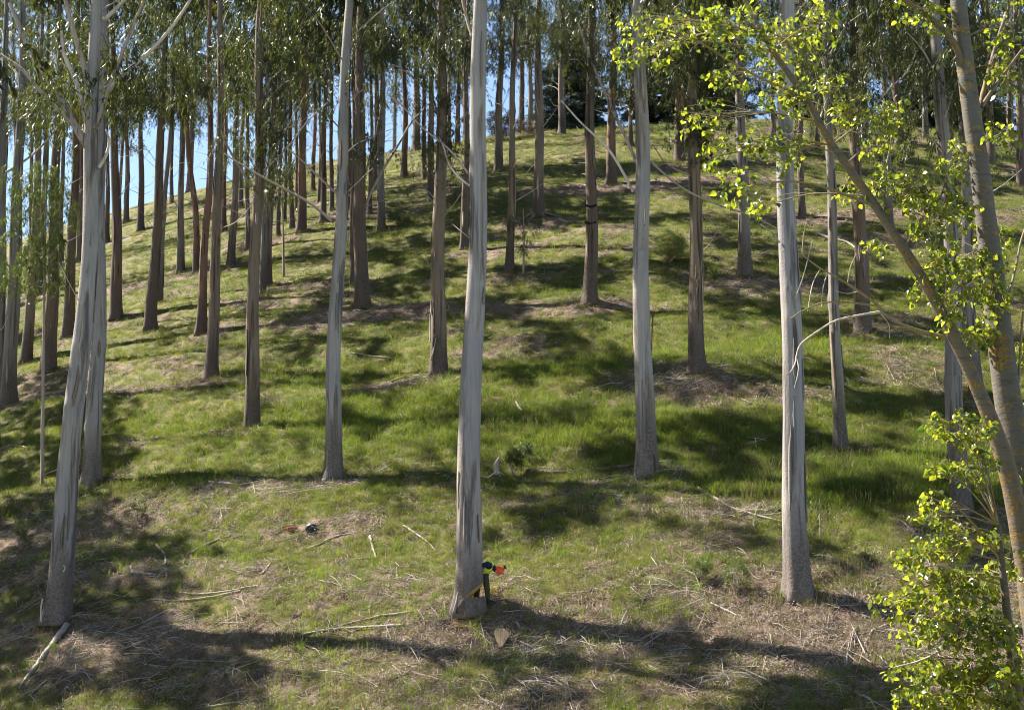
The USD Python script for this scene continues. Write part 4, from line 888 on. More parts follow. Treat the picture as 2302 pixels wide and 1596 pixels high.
def shrub(name, base, size, nspray, protos, label, cat, seed, stem="branch_bark", nstem=5, sscale=1.0, group=None, shape=0.0):
    rng = np.random.default_rng(seed); b = np.asarray(base, float)
    t = Thing(name, label, cat, b, group)
    w, d, H = size; tips = []
    for k in range(nstem):
        a = rng.uniform(0, 6.28); u = math.sqrt(rng.random())
        e = b + np.array([math.cos(a) * u * w * 0.42, math.sin(a) * u * d * 0.42, H * rng.uniform(0.55, 0.98)])
        m_ = (b + e) / 2 + rng.normal(0, 0.06 * H, 3); tips.append((m_, e))
        v, f = tube(smoothline([b + [0, 0, -0.05], m_, e], 7), np.linspace(0.012 + 0.012 * H, 0.004, 7), 5, 0.1, k)
        put(t, "stem", (v, f), stem, True, np.zeros((len(v), 3)))
    pos = []
    while len(pos) < nspray:
        if shape and rng.random() < shape:
            m_, e = tips[rng.integers(len(tips))]; pos.append(m_ + (e - m_) * rng.random() + rng.normal(0, 0.07 * w, 3) - b); continue
        p_ = rng.uniform(-1, 1, 3)
        if 0.25 < np.linalg.norm(p_) < 1 and (noise(p_[None] * 2.3 + seed, 3)[0] > 0.32):
            pos.append([p_[0] * w / 2, p_[1] * d / 2, (p_[2] + 1) * H / 2 + 0.03 * H])
    instancer(f"{t.path}/foliage", protos, np.array(pos), yawquat(len(pos), 0.6, rng), rng.uniform(0.7, 1.3, len(pos)) * sscale, rng.integers(0, len(protos), len(pos)))
    return t
shrub("shrub", ground(1128, 318), (3.0, 2.4, 2.9), 90, RUST, "rusty brown leaved bush on the crest behind a tan trunk", "shrub", 11, sscale=1.3)
shrub("shrub", ground(1180, 306), (2.4, 2.0, 1.4), 60, RUST, "low dull scrub on the crest beside the rusty bush", "shrub", 12, sscale=1.1)
shrub("shrub", ground(1506, 590), (1.85, 1.6, 1.75), 300, BUSH, "round light green bush left of the grey brown trunk", "shrub", 13, sscale=1.0, nstem=8)
shrub("shrub", ground(1155, 1070), (0.95, 0.8, 1.15), 75, SHRUB, "dark straggly shrub beside the broken stump in the bright grass", "shrub", 14, sscale=0.9, shape=0.4)
shrub("shrub", ground(1192, 1040), (0.7, 0.5, 0.95), 26, SHRUB, "thin grey topped shrub just behind the dark straggly one", "shrub", 15, sscale=0.8, shape=0.8)
shrub("shrub", ground(900, 505), (1.7, 1.3, 0.9), 70, SHRUB, "low dark shrub at the foot of the blue grey trunk", "shrub", 16, sscale=1.2)
shrub("shrub", ground(312, 1172), (0.8, 0.6, 1.0), 26, SHRUB, "small wispy shrub in the litter right of the smooth grey tree", "shrub", 17, sscale=0.8, shape=0.6)
shrub("shrub", ground(45, 1230), (0.75, 0.6, 1.1), 34, SHRUB, "small bushy seedling at the left edge of the clearing", "shrub", 18, sscale=0.8, shape=0.55)
shrub("shrub", ground(1577, 1312), (0.6, 0.5, 0.7), 30, SHRUB, "small green shrub on the bark heap, left one of a pair", "shrub", 19, sscale=0.75)
shrub("shrub", ground(1655, 1335), (0.8, 0.6, 0.95), 36, SHRUB, "small green shrub on the bark heap, right one of a pair", "shrub", 20, sscale=0.75)
shrub("shrub", ground(1530, 350), (2.6, 1.6, 0.9), 50, SHRUB, "low dark shrub at the dark foot of a crest tree", "shrub", 21, sscale=1.3)
shrub("shrub", ground(1608, 632), (0.8, 0.6, 0.75), 26, SHRUB, "tiny bush below the dark debris pit on the slope", "shrub", 22, sscale=1.0)

def sapling(base_px, top_px, wpx, label, sprays, seed, matname="branch_bark", protos=None, Ydy=0.0):
    b = ground(*base_px); rng = np.random.default_rng(seed)
    t = Thing("eucalyptus_sapling", label, "sapling", b)
    top = at(*top_px, b[1] + Ydy); m_ = (b + top) / 2 + [rng.normal(0, 0.06), 0, 0]
    s = float(np.linalg.norm(b)) / FPX * 0.5
    v, f = tube(smoothline([b + [0, 0, -0.1], m_, top], 14), np.linspace(wpx * s, wpx * s * 0.35, 14), 7, 0.12, seed)
    put(t, "trunk", (v, f), matname, True, np.zeros((len(v), 3)))
    pos, sc = [], []
    for cx, cy, rx, ry, n in sprays:
        for k in range(int(n * 2.3)):
            a, u = rng.uniform(0, 6.28), math.sqrt(rng.random())
            p_ = at(cx + math.cos(a) * u * rx, cy + math.sin(a) * u * ry, b[1] + rng.normal(0, 0.5)); pos.append(p_ - b); sc.append(rng.uniform(0.7, 1.2))
        e = at(cx, cy, b[1]); zz = np.clip((e[2] - 0.5 - b[2]) / (top[2] - b[2]), 0.3, 0.98); a = b + (top - b) * zz
        v, f = tube(smoothline([a, (a + e) / 2 + [0, 0, 0.1], e], 6), np.linspace(0.016, 0.005, 6), 4)
        put(t, "branch", (v, f), "branch_bark", True, np.zeros((len(v), 3)))
    instancer(f"{t.path}/crown", protos or YSPRAY, np.array(pos), yawquat(len(pos), 0.2, rng), np.array(sc), rng.integers(0, 3, len(pos)))
sapling((95, 1090), (104, 395), 9, "tall thin sapling with a bright green drooping crown at left",
        [(100, 400, 45, 45, 22), (60, 470, 50, 60, 26), (125, 460, 45, 55, 24), (40, 560, 50, 50, 20), (95, 560, 50, 60, 26), (130, 590, 30, 60, 16), (20, 630, 30, 35, 10), (75, 640, 25, 30, 9), (30, 410, 30, 40, 8)], 31)
sapling((1176, 618), (1176, 470), 5, "slim leafy sapling right of the slender tan trunk", [(1160, 500, 25, 20, 5), (1192, 500, 25, 25, 6), (1176, 545, 25, 25, 5)], 32)
sapling((638, 622), (634, 430), 7, "thin bare sapling beside the tan trunk on the left slope", [(630, 440, 25, 30, 6)], 33)
sapling((1845, 1210), (1842, 1120), 4, "small green seedling against the thick pale trunk's right side", [(1840, 1140, 12, 25, 3)], 34)

# ------------------------------------------------------------------ fallen branches, each a thing
def fallen(pts, w0, w1, matname, label, seed, arch=0.0, name="fallen_branch", cat="branch", flat=False):
    P = np.array([ground(*p_) for p_ in pts]); s = float(np.linalg.norm(P[0])) / FPX * 0.5
    line = smoothline(P, max(10, 5 * len(pts)))
    u = np.linspace(0, 1, len(line)); rad = np.linspace(w0 * s, w1 * s, len(line))
    line[:, 2] = np.maximum(line[:, 2], height(line[:, 0], line[:, 1])) + rad * 0.7 + arch * np.sin(np.pi * u)
    rng = np.random.default_rng(seed); line[1:-1] += rng.normal(0, 0.12, (len(line) - 2, 3)) * rad[1:-1, None]
    t = Thing(name, label, cat, line[0])
    v, f = tube(line, rad, 7, 0.18, seed); put(t, "stem", (v, f), matname, True, np.zeros((len(v), 3)))
    for k in range(int(rng.integers(0, 3)) if len(pts) > 2 else 0):
        i = int(rng.integers(3, len(line) - 2)); a = line[i]; az = rng.uniform(0, 6.28); L = rng.uniform(0.12, 0.4)
        e = a + np.array([math.cos(az) * L, math.sin(az) * L * 0.5, rng.uniform(0.02, 0.15)])
        v, f = tube(smoothline([a, (a + e) / 2 + [0, 0, 0.02], e], 5), np.linspace(rad[i] * 0.5, 0.004, 5), 5); put(t, "twig", (v, f), matname, True, np.zeros((len(v), 3)))
F_ = [
 ([(150, 1410), (120, 1450), (88, 1492), (64, 1522), (42, 1548)], 15, 5, "dead_wood", "thick pale fallen branch pointing downhill below the big leaning tree"),
 ([(1184, 1062), (1240, 1066), (1300, 1064), (1360, 1058), (1400, 1052), (1440, 1046)], 9, 8, "bark_brown", "long dark log lying across behind the bluish grey tree"),
 ([(1470, 1046), (1495, 1043), (1515, 1038)], 9, 8, "dead_wood", "pale sawn log end sticking out right of the bluish grey tree"),
 ([(1570, 1100), (1605, 1122), (1640, 1142), (1690, 1158), (1772, 1178)], 8, 5, "dead_wood", "long pale dead branch sloping down to the thick pale tree"),
 ([(927, 1376), (880, 1384), (831, 1393), (800, 1399), (771, 1406)], 5, 3, "branch_bark", "thin brown branch left of the notched tree, upper of two"),
 ([(905, 1407), (850, 1411), (775, 1415), (720, 1420), (670, 1430)], 6, 4, "dead_wood", "long pale branch left of the notched tree, lower of two"),
 ([(832, 1208), (836, 1228), (846, 1256)], 7, 4, "dead_wood", "short white curved stick in the middle of the lower slope"),
 ([(351, 1226), (362, 1240), (371, 1252), (372, 1275), (375, 1298)], 6, 4, "dead_wood", "pale forked stick standing out right of the big leaning tree"),
 ([(297, 1288), (322, 1293), (352, 1294)], 8, 6, "dead_wood", "short flat pale log in the litter right of the leaning tree"),
 ([(1598, 1358), (1640, 1378), (1688, 1403)], 6, 3, "dead_wood", "straight pale stick below the bark heap"),
 ([(1990, 1408), (1975, 1414), (1962, 1420), (1950, 1440), (1941, 1455)], 6, 4, "dead_wood", "bent pale stick just left of the leafy poplar shoots"),
 ([(1898, 1326), (1914, 1342), (1932, 1360)], 5, 3, "dead_wood", "thin pale stick right of the thick pale tree's foot"),
 ([(407, 1256), (440, 1238), (479, 1219), (515, 1206)], 5, 3, "branch_bark", "thin branch slanting up right in the left litter"),
 ([(363, 1486), (430, 1488), (503, 1487)], 4, 3, "branch_bark", "thin straight stick lying level in the lower left shade"),
 ([(64, 1566), (88, 1545), (116, 1522)], 5, 3, "branch_bark", "grey stick right of the thick branch's lower end"),
 ([(140, 1558), (156, 1540), (172, 1526)], 5, 3, "dead_wood", "pale stick near the lower left corner"),
 ([(439, 1594), (500, 1586), (576, 1573)], 5, 3, "branch_bark", "long thin stick at the bottom edge left of centre"),
 ([(907, 1183), (930, 1199), (959, 1219), (979, 1240)], 5, 3, "branch_bark", "grey stick on the shady slope left of the notched trunk"),
 ([(1142, 1500), (1136, 1512), (1133, 1534)], 7, 5, "dead_wood", "short bright white bent stick at bottom centre"),
 ([(1199, 1463), (1175, 1478), (1145, 1497)], 5, 4, "branch_bark", "dark stick leading from the bark pile down to the white bent one"),
 ([(1214, 1458), (1232, 1468), (1250, 1478)], 5, 3, "dead_wood", "pale stick on the right side of the bark pile"),
 ([(1171, 1413), (1190, 1418), (1206, 1422)], 5, 4, "dead_wood", "short pale stick right of the cut wedge"),
 ([(1160, 1399), (1166, 1409), (1172, 1421)], 7, 4, "dead_wood", "short white stick leaning by the cut wedge"),
 ([(1255, 1420), (1258, 1430), (1264, 1443)], 5, 4, "dead_wood", "short yellowish stick right of the tree's shadow"),
 ([(1352, 1414), (1372, 1442), (1394, 1470)], 5, 3, "dead_wood", "pale bark slivers on the lower slope right of centre"),
 ([(1160, 905), (1168, 920), (1182, 930)], 5, 3, "dead_wood", "small pale stick in tall grass right of the notched trunk"),
 ([(1060, 1545), (1080, 1570), (1110, 1592)], 4, 3, "branch_bark", "thin stick at the bottom edge centre"),
 ([(590, 1290), (602, 1276), (612, 1262)], 5, 3, "dead_wood", "small pale curl of bark above the long pale branch"),
 ([(0, 1012), (30, 1003), (60, 1008)], 6, 4, "branch_bark", "stick at the left edge above the thin sapling's foot"),
 ([(92, 1072), (140, 1056), (180, 1060)], 5, 4, "branch_bark", "grey stick between the sapling and the big leaning tree"),
 ([(60, 900), (110, 888), (160, 878)], 8, 5, "branch_bark", "long grey log lying uphill right of the left edge tree"),
 ([(470, 1085), (540, 1092), (600, 1082), (690, 1078)], 6, 3, "branch_bark", "long crooked branch left of the grey splinter tree"),
 ([(560, 1070), (590, 1078), (600, 1095)], 5, 3, "dead_wood", "pale crooked stick above the crooked long branch"),
 ([(690, 1235), (720, 1225), (755, 1208), (790, 1200)], 5, 3, "branch_bark", "grey stick right of the dark bag"),
 ([(790, 795), (830, 802), (880, 806)], 4, 3, "branch_bark", "thin stick in grass left of the straight tan tree"),
 ([(1480, 850), (1520, 856), (1560, 852)], 6, 4, "branch_bark", "bark slab under the grey brown tree's left foot"),
 ([(1600, 838), (1640, 846), (1690, 862), (1720, 868)], 9, 5, "bark_brown", "dark log sloping away right of the grey brown tree"),
 ([(1830, 525), (1870, 540), (1905, 548), (1925, 560)], 7, 4, "dead_wood", "pale curved dead branch left of the dark brown tree"),
 ([(1345, 690), (1390, 697), (1430, 705)], 7, 4, "bark_brown", "dark root like log right of the ringed brown tree"),
 ([(880, 860), (920, 850), (965, 848)], 7, 4, "bark_brown", "dark stick heap edge left of the straight tan tree"),
 ([(540, 1330), (470, 1345), (400, 1352), (330, 1350)], 5, 3, "branch_bark", "cut green grey pole right of the leaning tree, upper"),
 ([(580, 1318), (520, 1330), (440, 1338), (370, 1328)], 5, 3, "branch_bark", "cut green grey pole right of the leaning tree, lower"),
]
for k, (pts, w0, w1, mt, lb) in enumerate(F_):
    fallen(pts, w0, w1, mt, lb, 300 + k, 0.02)
# heaps of bark strips lying at the feet of trees
def heap(c_px, n, rx, ry, l0, l1, label, seed, mats=("dead_wood", "branch_bark", "branch_pale")):
    c = ground(*c_px); rng = np.random.default_rng(seed)
    t = Thing("bark_heap", label, "bark heap", c)
    for mt in mats:
        parts = []
        for k in range(n // len(mats)):
            x_, y_ = c[0] + rng.normal(0, rx), c[1] + rng.normal(0, ry); a = rng.normal(0, 0.7) + (np.pi if rng.random() < 0.5 else 0); l = rng.uniform(l0, l1)
            P = [np.array([x_ + math.cos(a) * l * u, y_ + math.sin(a) * l * u * 0.8, 0]) for u in (-0.5, 0, 0.5)]
            P[1] += rng.normal(0, 0.06 * l, 3); up = rng.uniform(0.01, 0.16)
            P = [np.array([p_[0], p_[1], float(height(p_[0], p_[1])) + up * w_ + 0.02]) for p_, w_ in zip(P, rng.uniform(0.2, 1, 3))]
            parts.append(tube(smoothline(P, 5), np.array([0.5, 1, 1, 0.8, 0.3]) * rng.uniform(0.005, 0.014), 4))
        v, f = join(parts); put(t, "bark_strips", (v, f), mt, True, np.zeros((len(v), 3)), None, "stuff")
heap((300, 1435), 70, 1.0, 0.5, 0.4, 1.6, "heap of grey bark strips below the big leaning tree's shadow", 1)
heap((1200, 1462), 46, 0.45, 0.35, 0.3, 1.1, "small fan shaped pile of bark strips at bottom centre", 2)
heap((1570, 1320), 60, 0.9, 0.35, 0.3, 1.2, "dark heap of bark around the two small shrubs", 3, ("branch_bark", "dark_trunk", "dead_wood"))
heap((1530, 845), 70, 1.1, 0.45, 0.4, 1.5, "heap of bark and sticks at the foot of the grey brown tree", 4)
heap((940, 852), 40, 0.7, 0.3, 0.3, 1.2, "pile of sticks left of the straight tan tree's foot", 5)
heap((770, 715), 70, 2.0, 0.5, 0.4, 1.8, "spread of bark strips below the flared dark tree", 6)
heap((1700, 640), 60, 1.4, 0.6, 0.4, 1.6, "dark pit of bark debris right of the grey tree on the slope", 7, ("branch_bark", "dark_trunk", "dead_wood"))
heap((60, 1365), 50, 0.8, 0.3, 0.4, 1.4, "dark bark heap against the left side of the big leaning tree", 8, ("branch_bark", "dark_trunk", "branch_bark"))
heap((650, 1100), 45, 1.3, 0.4, 0.4, 1.4, "scattered bark strips left of the splintered tree foot", 9)
heap((1300, 1440), 46, 1.1, 0.3, 0.2, 0.8, "row of pale bark strips along the notched tree's shadow", 10)
heap((215, 1362), 30, 0.4, 0.2, 0.2, 0.7, "shiny bark strips at the right foot of the leaning tree", 11, ("dead_wood", "dark_trunk", "dead_wood"))
heap((1690, 1150), 40, 0.9, 0.2, 0.3, 1.0, "bark strips beside the long pale dead branch", 12)

# ------------------------------------------------------------------ broken stump, cut wedge, sawdust, bag and can
c = ground(1118, 1066); t = Thing("broken_stump", "curved pale broken stump standing left of the dark straggly shrub", "stump", c)
line = smoothline([c + [0, 0, -0.05], c + [-0.04, 0, 0.22], c + [-0.02, 0, 0.4], c + [0.07, 0, 0.62]], 14)
v, f = tube(line, np.array([0.12, 0.11, 0.105, 0.11, 0.115, 0.12, 0.12, 0.115, 0.10, 0.085, 0.07, 0.055, 0.04, 0.02]), 9, 0.3, 5)
put(t, "stub", (v, f), "dead_wood", True, np.zeros((len(v), 3)))
for k, (ex, ez) in enumerate(((0.28, -0.05), (-0.3, -0.02), (0.12, -0.1))):
    e = c + np.array([ex, -0.2, 0]); e[2] = float(height(e[0], e[1])) + 0.02
    v, f = tube(smoothline([c + [0, -0.05, 0.1], (c + e) / 2 + [0, 0, 0.06], e], 6), np.linspace(0.05, 0.02, 6), 5, 0.2, k); put(t, "root", (v, f), "branch_pale", True, np.zeros((len(v), 3)))

c = ground(1127, 1452)
t = Thing("cut_wedge", "pale wedge of freshly cut wood lying below the notched tree", "wood wedge", c)
outline = np.array([(-0.03, -0.34), (0.03, -0.32), (0.19, 0.0), (0.17, 0.08), (0.06, 0.19), (-0.10, 0.20), (-0.19, 0.10), (-0.12, -0.16)]) * 1.15
up_n = normal_at(np.array([c[0]]), np.array([c[1]]))[0]; up_n = up_n * 0.6 + np.array([0.05, -0.75, 0.2]); up_n /= np.linalg.norm(up_n)
ex = np.cross([0, 0.2, 1.0], up_n); ex /= np.linalg.norm(ex); ey = np.cross(up_n, ex); ctr = c + [0, 0, 0.30]
face = ctr + outline[:, :1] * ex + outline[:, 1:] * ey; n_ = len(face)
back = ctr - up_n * 0.17 + outline[:, :1] * 0.75 * ex + (outline[:, 1:] * 0.8) * ey
fan = lambda o: [[o, o + i, o + i + 1] for i in range(1, n_ - 1)]
side = sum(([[i, n_ + i, n_ + (i + 1) % n_], [i, n_ + (i + 1) % n_, (i + 1) % n_]] for i in range(n_)), [])
put(t, "rim", (np.vstack([face, back]), np.array(side + [[a_ + n_, c_ + n_, b_ + n_] for a_, b_, c_ in fan(0)])), "bark_tan", False, np.zeros((2 * n_, 3)))
fv = np.vstack([face + up_n * 0.002, [face.mean(0) + up_n * 0.004]])
put(t, "cut_face", (fv, np.array([[n_, i, (i + 1) % n_] for i in range(n_)])), "wedge_grain", False)

def patch(c_px, rx, ry, label, seed, matname="sawdust"):
    c = ground(*c_px); rng = np.random.default_rng(seed)
    n = 900; a = rng.uniform(0, 6.28, n); u = np.sqrt(rng.random(n)) * (0.55 + 0.45 * noise(np.stack([np.cos(a) * 2 + seed, np.sin(a) * 2, a * 0], -1)))
    x_ = c[0] + np.cos(a) * u * rx; y_ = c[1] + np.sin(a) * u * ry; z_ = height(x_, y_) + 0.045
    parts = []
    for k in range(n):
        p_ = np.array([x_[k], y_[k], z_[k]]); d = rng.normal(0, 0.026, (3, 3)); d[:, 2] = np.abs(d[:, 2]) * 0.6 + [0, 0.012, 0.004]
        parts.append((p_ + np.vstack([d * [1.6, 1.6, 1], [[0, 0, -0.01]]]), np.array([[0, 1, 2], [0, 2, 3], [0, 3, 1], [1, 3, 2]])))
    v, f = join(parts); m_ = usdkit.mesh(stage, numbered("/World", "sawdust"), (v, f), M[matname], smooth=False)
    tag(m_.GetPrim(), label, "sawdust", None, "stuff")
patch((1045, 1398), 0.62, 0.45, "yellow sawdust spread at the foot of the notched tree", 3)
patch((1110, 1330), 0.16, 0.35, "pale sawdust behind the worker's leg", 4)

c = ground(690, 1197)
def lump(center, size, seed, amp=0.12, sub=3):
    m_ = trimesh.creation.icosphere(sub, 1.0); v = np.array(m_.vertices); v = v * (1 + amp * (fbm(v * 1.6 + seed, 3, seed)[:, None] - 0.5) * 2)
    return v * np.array(size) + center, np.array(m_.faces)
t = Thing("bag", "dark blue black bag lying in the shade beside a red can", "bag", c)
put(t, "body", lump(c + [0.14, 0, 0.15], (0.21, 0.16, 0.17), 3), "bag_cloth", True)
v, f = tube(smoothline([c + [0.0, -0.12, 0.2], c + [0.12, -0.17, 0.24], c + [0.26, -0.16, 0.12], c + [0.33, -0.1, 0.04]], 12), 0.016, 6); put(t, "strap", (v, f), "black_rubber", True)
bx = trimesh.creation.box((0.05, 0.02, 0.035)); bx.apply_translation(c + [0.29, -0.17, 0.11]); put(t, "buckle", bx, "white_plastic", False)
bx = trimesh.creation.box((0.07, 0.02, 0.02)); bx.apply_translation(c + [0.2, -0.185, 0.2]); put(t, "buckle", bx, "vest_tape", False)
c2 = ground(658, 1196)
t = Thing("fuel_can", "small red and orange can lying left of the dark bag", "can", c2)
hull = m3.Manifold.batch_hull([m3.Manifold.sphere(0.03, 10).translate([a_, b_, z_]) for a_ in (-0.15, 0.14) for b_ in (-0.05, 0.05) for z_ in (0.05, 0.16)])
put(t, "body", (np.array(hull.to_mesh().vert_properties[:, :3]) + c2, np.array(hull.to_mesh().tri_verts)), "can_red", 40)
v, f = tube(smoothline([c2 + [-0.1, 0, 0.18], c2 + [-0.06, 0, 0.25], c2 + [0.06, 0, 0.25], c2 + [0.1, 0, 0.18]], 10), 0.014, 6); put(t, "handle", (v, f), "can_red", True)
cy = trimesh.creation.cylinder(0.03, 0.06, sections=14); cy.apply_transform(trimesh.transformations.rotation_matrix(np.pi / 2, [0, 1, 0])); cy.apply_translation(c2 + [-0.205, 0, 0.12]); put(t, "cap", cy, "helmet_orange", 40)

# ------------------------------------------------------------------ the worker behind the notched tree
O = ground(1098, 1358)
t = Thing("person", "bent worker in yellow vest and orange helmet behind the notched tree", "person", O)
def ball(p_, r):
    return m3.Manifold.sphere(r, 20).translate([float(x_) for x_ in p_])
def chain(*jr):
    """Hulls of the spheres at neighbouring joints, joined into one body."""
    out = None
    for (p_, r), (q_, s) in zip(jr[:-1], jr[1:]):
        h_ = m3.Manifold.batch_hull([ball(p_, r), ball(q_, s)]); out = h_ if out is None else out + h_
    return out
def skin_of(man, step=0.02, it=8):
    mm_ = man.refine_to_length(step).to_mesh(); m_ = trimesh.Trimesh(np.array(mm_.vert_properties[:, :3], float), np.array(mm_.tri_verts), process=True)
    trimesh.smoothing.filter_taubin(m_, iterations=it); m_.vertices += O
    return m_
pel, wai, che = (-0.20, 0.13, 0.88), (-0.11, 0.08, 0.99), (0.01, 0.0, 1.08)
shR, shL, nek = (0.01, -0.17, 1.11), (0.03, 0.19, 1.10), (0.14, -0.05, 1.05)
hipR, kneR, ankR, toeR = (-0.10, 0.05, 0.80), (-0.04, -0.05, 0.44), (0.0, 0.0, 0.09), (0.17, -0.06, 0.05)
hipL, kneL, ankL, toeL = (-0.27, 0.22, 0.80), (-0.32, 0.14, 0.45), (-0.36, 0.24, 0.12), (-0.22, 0.16, 0.07)
elR, wrR = (-0.27, -0.16, 1.07), (-0.50, 0.0, 0.85)
elL, wrL = (-0.06, 0.36, 0.84), (-0.34, 0.34, 0.70)
hd = np.array([0.295, -0.10, 0.93]); fw = np.array([0.72, -0.30, -0.62]); fw /= np.linalg.norm(fw); hu = np.array([0.60, -0.1, 0.79]); hu -= fw * (hu @ fw); hu /= np.linalg.norm(hu); hs = np.cross(fw, hu)
hp = lambda a_, b_, c_: hd + fw * a_ + hs * b_ + hu * c_
body = chain((pel, 0.13), (wai, 0.125), (che, 0.14), (nek, 0.065), (hd, 0.07)) + chain((shR, 0.07), (che, 0.12), (shL, 0.07)) + chain((hipR, 0.085), (kneR, 0.06), (ankR, 0.042), (toeR, 0.035)) + chain((hipL, 0.085), (kneL, 0.06), (ankL, 0.042), (toeL, 0.035)) + chain((hipR, 0.09), (pel, 0.12), (hipL, 0.09)) + chain(((-0.03, -0.18, 1.14), 0.05), (elR, 0.043), (wrR, 0.03)) + chain((shL, 0.055), (elL, 0.043), (wrL, 0.03))
body = body + m3.Manifold.batch_hull([ball(hp(0, 0, 0.03), 0.088), ball(hp(0.03, 0, -0.06), 0.06), ball(hp(0.055, 0, -0.085), 0.03)]) + chain((hp(0.085, 0, 0.0), 0.012), (hp(0.105, 0, -0.025), 0.014)) + ball(hp(0, 0.085, -0.01), 0.022) + ball(hp(0, -0.085, -0.01), 0.022) + chain((hp(0.075, -0.02, -0.055), 0.01), (hp(0.075, 0.02, -0.055), 0.01))
for wr, el in ((wrR, elR), (wrL, elL)):
    w_ = np.array(wr); d = w_ - np.array(el); d /= np.linalg.norm(d); s_ = np.cross(d, [0, 1.0, 0.2]); s_ /= np.linalg.norm(s_); n2 = np.cross(d, s_)
    palm = w_ + d * 0.06
    body = body + m3.Manifold.batch_hull([ball(w_, 0.026), ball(palm + s_ * 0.03, 0.016), ball(palm - s_ * 0.03, 0.016)])
    for k, (o_, l_) in enumerate(((-0.03, 0.062), (-0.01, 0.074), (0.01, 0.07), (0.03, 0.054))):
        a_ = palm + s_ * o_; b_ = a_ + (d * 0.85 + n2 * 0.5) * l_ * 0.6; c_ = b_ + (d * 0.1 + n2) * l_ * 0.55
        body = body + chain((a_, 0.011), (b_, 0.010), (c_, 0.008))
    th_ = w_ + d * 0.03 - s_ * 0.03
    body = body + chain((w_ + d * 0.02 - s_ * 0.015, 0.016), (th_ - s_ * 0.025 + d * 0.02, 0.012), (th_ - s_ * 0.03 + d * 0.04 + n2 * 0.025, 0.010))
put(t, "body", skin_of(body, 0.02, 3), "skin", True)
put(t, "trousers", skin_of(chain((hipR, 0.105), (kneR, 0.085), ((-0.005, 0, 0.14), 0.075)) + chain((hipL, 0.105), (kneL, 0.085), ((-0.355, 0.235, 0.17), 0.075)) + chain((hipR, 0.11), (pel, 0.145), (hipL, 0.11)) + chain((pel, 0.145), ((-0.16, 0.11, 0.93), 0.145))), "olive_trousers", True)
put(t, "shirt", skin_of(chain(((-0.03, -0.18, 1.145), 0.075), ((-0.27, -0.16, 1.07), 0.066), ((-0.46, -0.03, 0.88), 0.05)) + chain((shL, 0.088), (elL, 0.068), ((-0.30, 0.343, 0.715), 0.048)) + chain((wai, 0.138), (che, 0.152), ((0.10, -0.03, 1.06), 0.09), (nek, 0.082), ((0.2, -0.07, 1.0), 0.078)) + chain((shR, 0.085), (che, 0.15), (shL, 0.085))), "navy_cloth", True)
vest = chain(((-0.17, 0.12, 0.91), 0.155), (wai, 0.152), (che, 0.168), ((0.085, -0.035, 1.075), 0.10)) + chain(((0.02, -0.10, 1.12), 0.085), ((0.03, 0.12, 1.11), 0.085))
arm = chain(((-0.05, -0.19, 1.145), 0.082), ((-0.3, -0.18, 1.07), 0.08)) + chain(((0.02, 0.2, 1.08), 0.1), ((-0.03, 0.4, 0.86), 0.1))
vm = skin_of(vest - arm, 0.02, 4)
put(t, "vest", vm, "hi_vis", True)
for s0, s1 in (((-0.06, 0.05, 1.03), (0.55, -0.35, 0.35)),):
    n3 = np.array(s1) / np.linalg.norm(s1); a3 = np.cross(n3, [0, 0, 1]); a3 /= np.linalg.norm(a3); b3 = np.cross(n3, a3); th = np.linspace(0, 2 * np.pi, 29)
    v, f = tube(O + np.array(s0) + 0.166 * (np.cos(th)[:, None] * a3 + np.sin(th)[:, None] * b3), 0.012, 6, caps=False); put(t, "reflective_band", (v, f), "vest_tape", True)
for an, to in ((ankR, toeR), (ankL, toeL)):
    put(t, "boot", skin_of(chain((np.array(an) + [0, 0, 0.1], 0.062), (an, 0.062), (to, 0.048)) + ball(np.array(an) + [-0.04, 0.01, -0.03], 0.05), 0.015, 4), "black_rubber", True)
dome_ = m3.Manifold.sphere(0.128, 32).scale([1.12, 0.96, 0.95]).trim_by_plane([0, 0, 1], 0.012); brim = m3.Manifold.cylinder(0.012, 0.128, 0.128, 32).scale([1.14, 1.0, 1]).translate([0.02, 0, 0.004]) + m3.Manifold.cylinder(0.01, 0.07, 0.07, 24).scale([1, 1.3, 1]).translate([0.12, 0, 0.003])
ridge = chain(((-0.11, 0, 0.06), 0.018), ((-0.03, 0, 0.115), 0.018), ((0.06, 0, 0.112), 0.018), ((0.13, 0, 0.05), 0.016))
hm = np.stack([fw * 0.92 + hu * 0.0, hs, hu], 1)
def headed(man, lift=0.025):
    mm_ = man.to_mesh(); v = np.array(mm_.vert_properties[:, :3], float) @ np.stack([fw, hs, hu]) * 1.13 + hd + hu * lift + O
    return v, np.array(mm_.tri_verts)
put(t, "helmet", headed(dome_ + brim + ridge), "helmet_orange", 40)
for sg in (-1, 1):
    put(t, "ear_muff", headed(m3.Manifold.batch_hull([m3.Manifold.sphere(0.035, 16).translate([0.0, sg * 0.115, -0.02]), m3.Manifold.sphere(0.03, 16).translate([0.0, sg * 0.118, -0.055])])), "black_rubber" if sg < 0 else "helmet_orange", 40)
vis = m3.Manifold.cylinder(0.10, 0.145, 0.13, 32) - m3.Manifold.cylinder(0.12, 0.139, 0.124, 32).translate([0, 0, -0.01])
vis = vis.trim_by_plane([1, 0, 0], 0.10).rotate([0, -50, 0]).translate([0.03, 0, 0.05])
put(t, "visor", headed(vis), "black_rubber", 40)
clip_ = m3.Manifold.cube([0.05, 0.06, 0.03], True).translate([0.14, 0, 0.06]); put(t, "visor_clip", headed(clip_), "white_plastic", False)

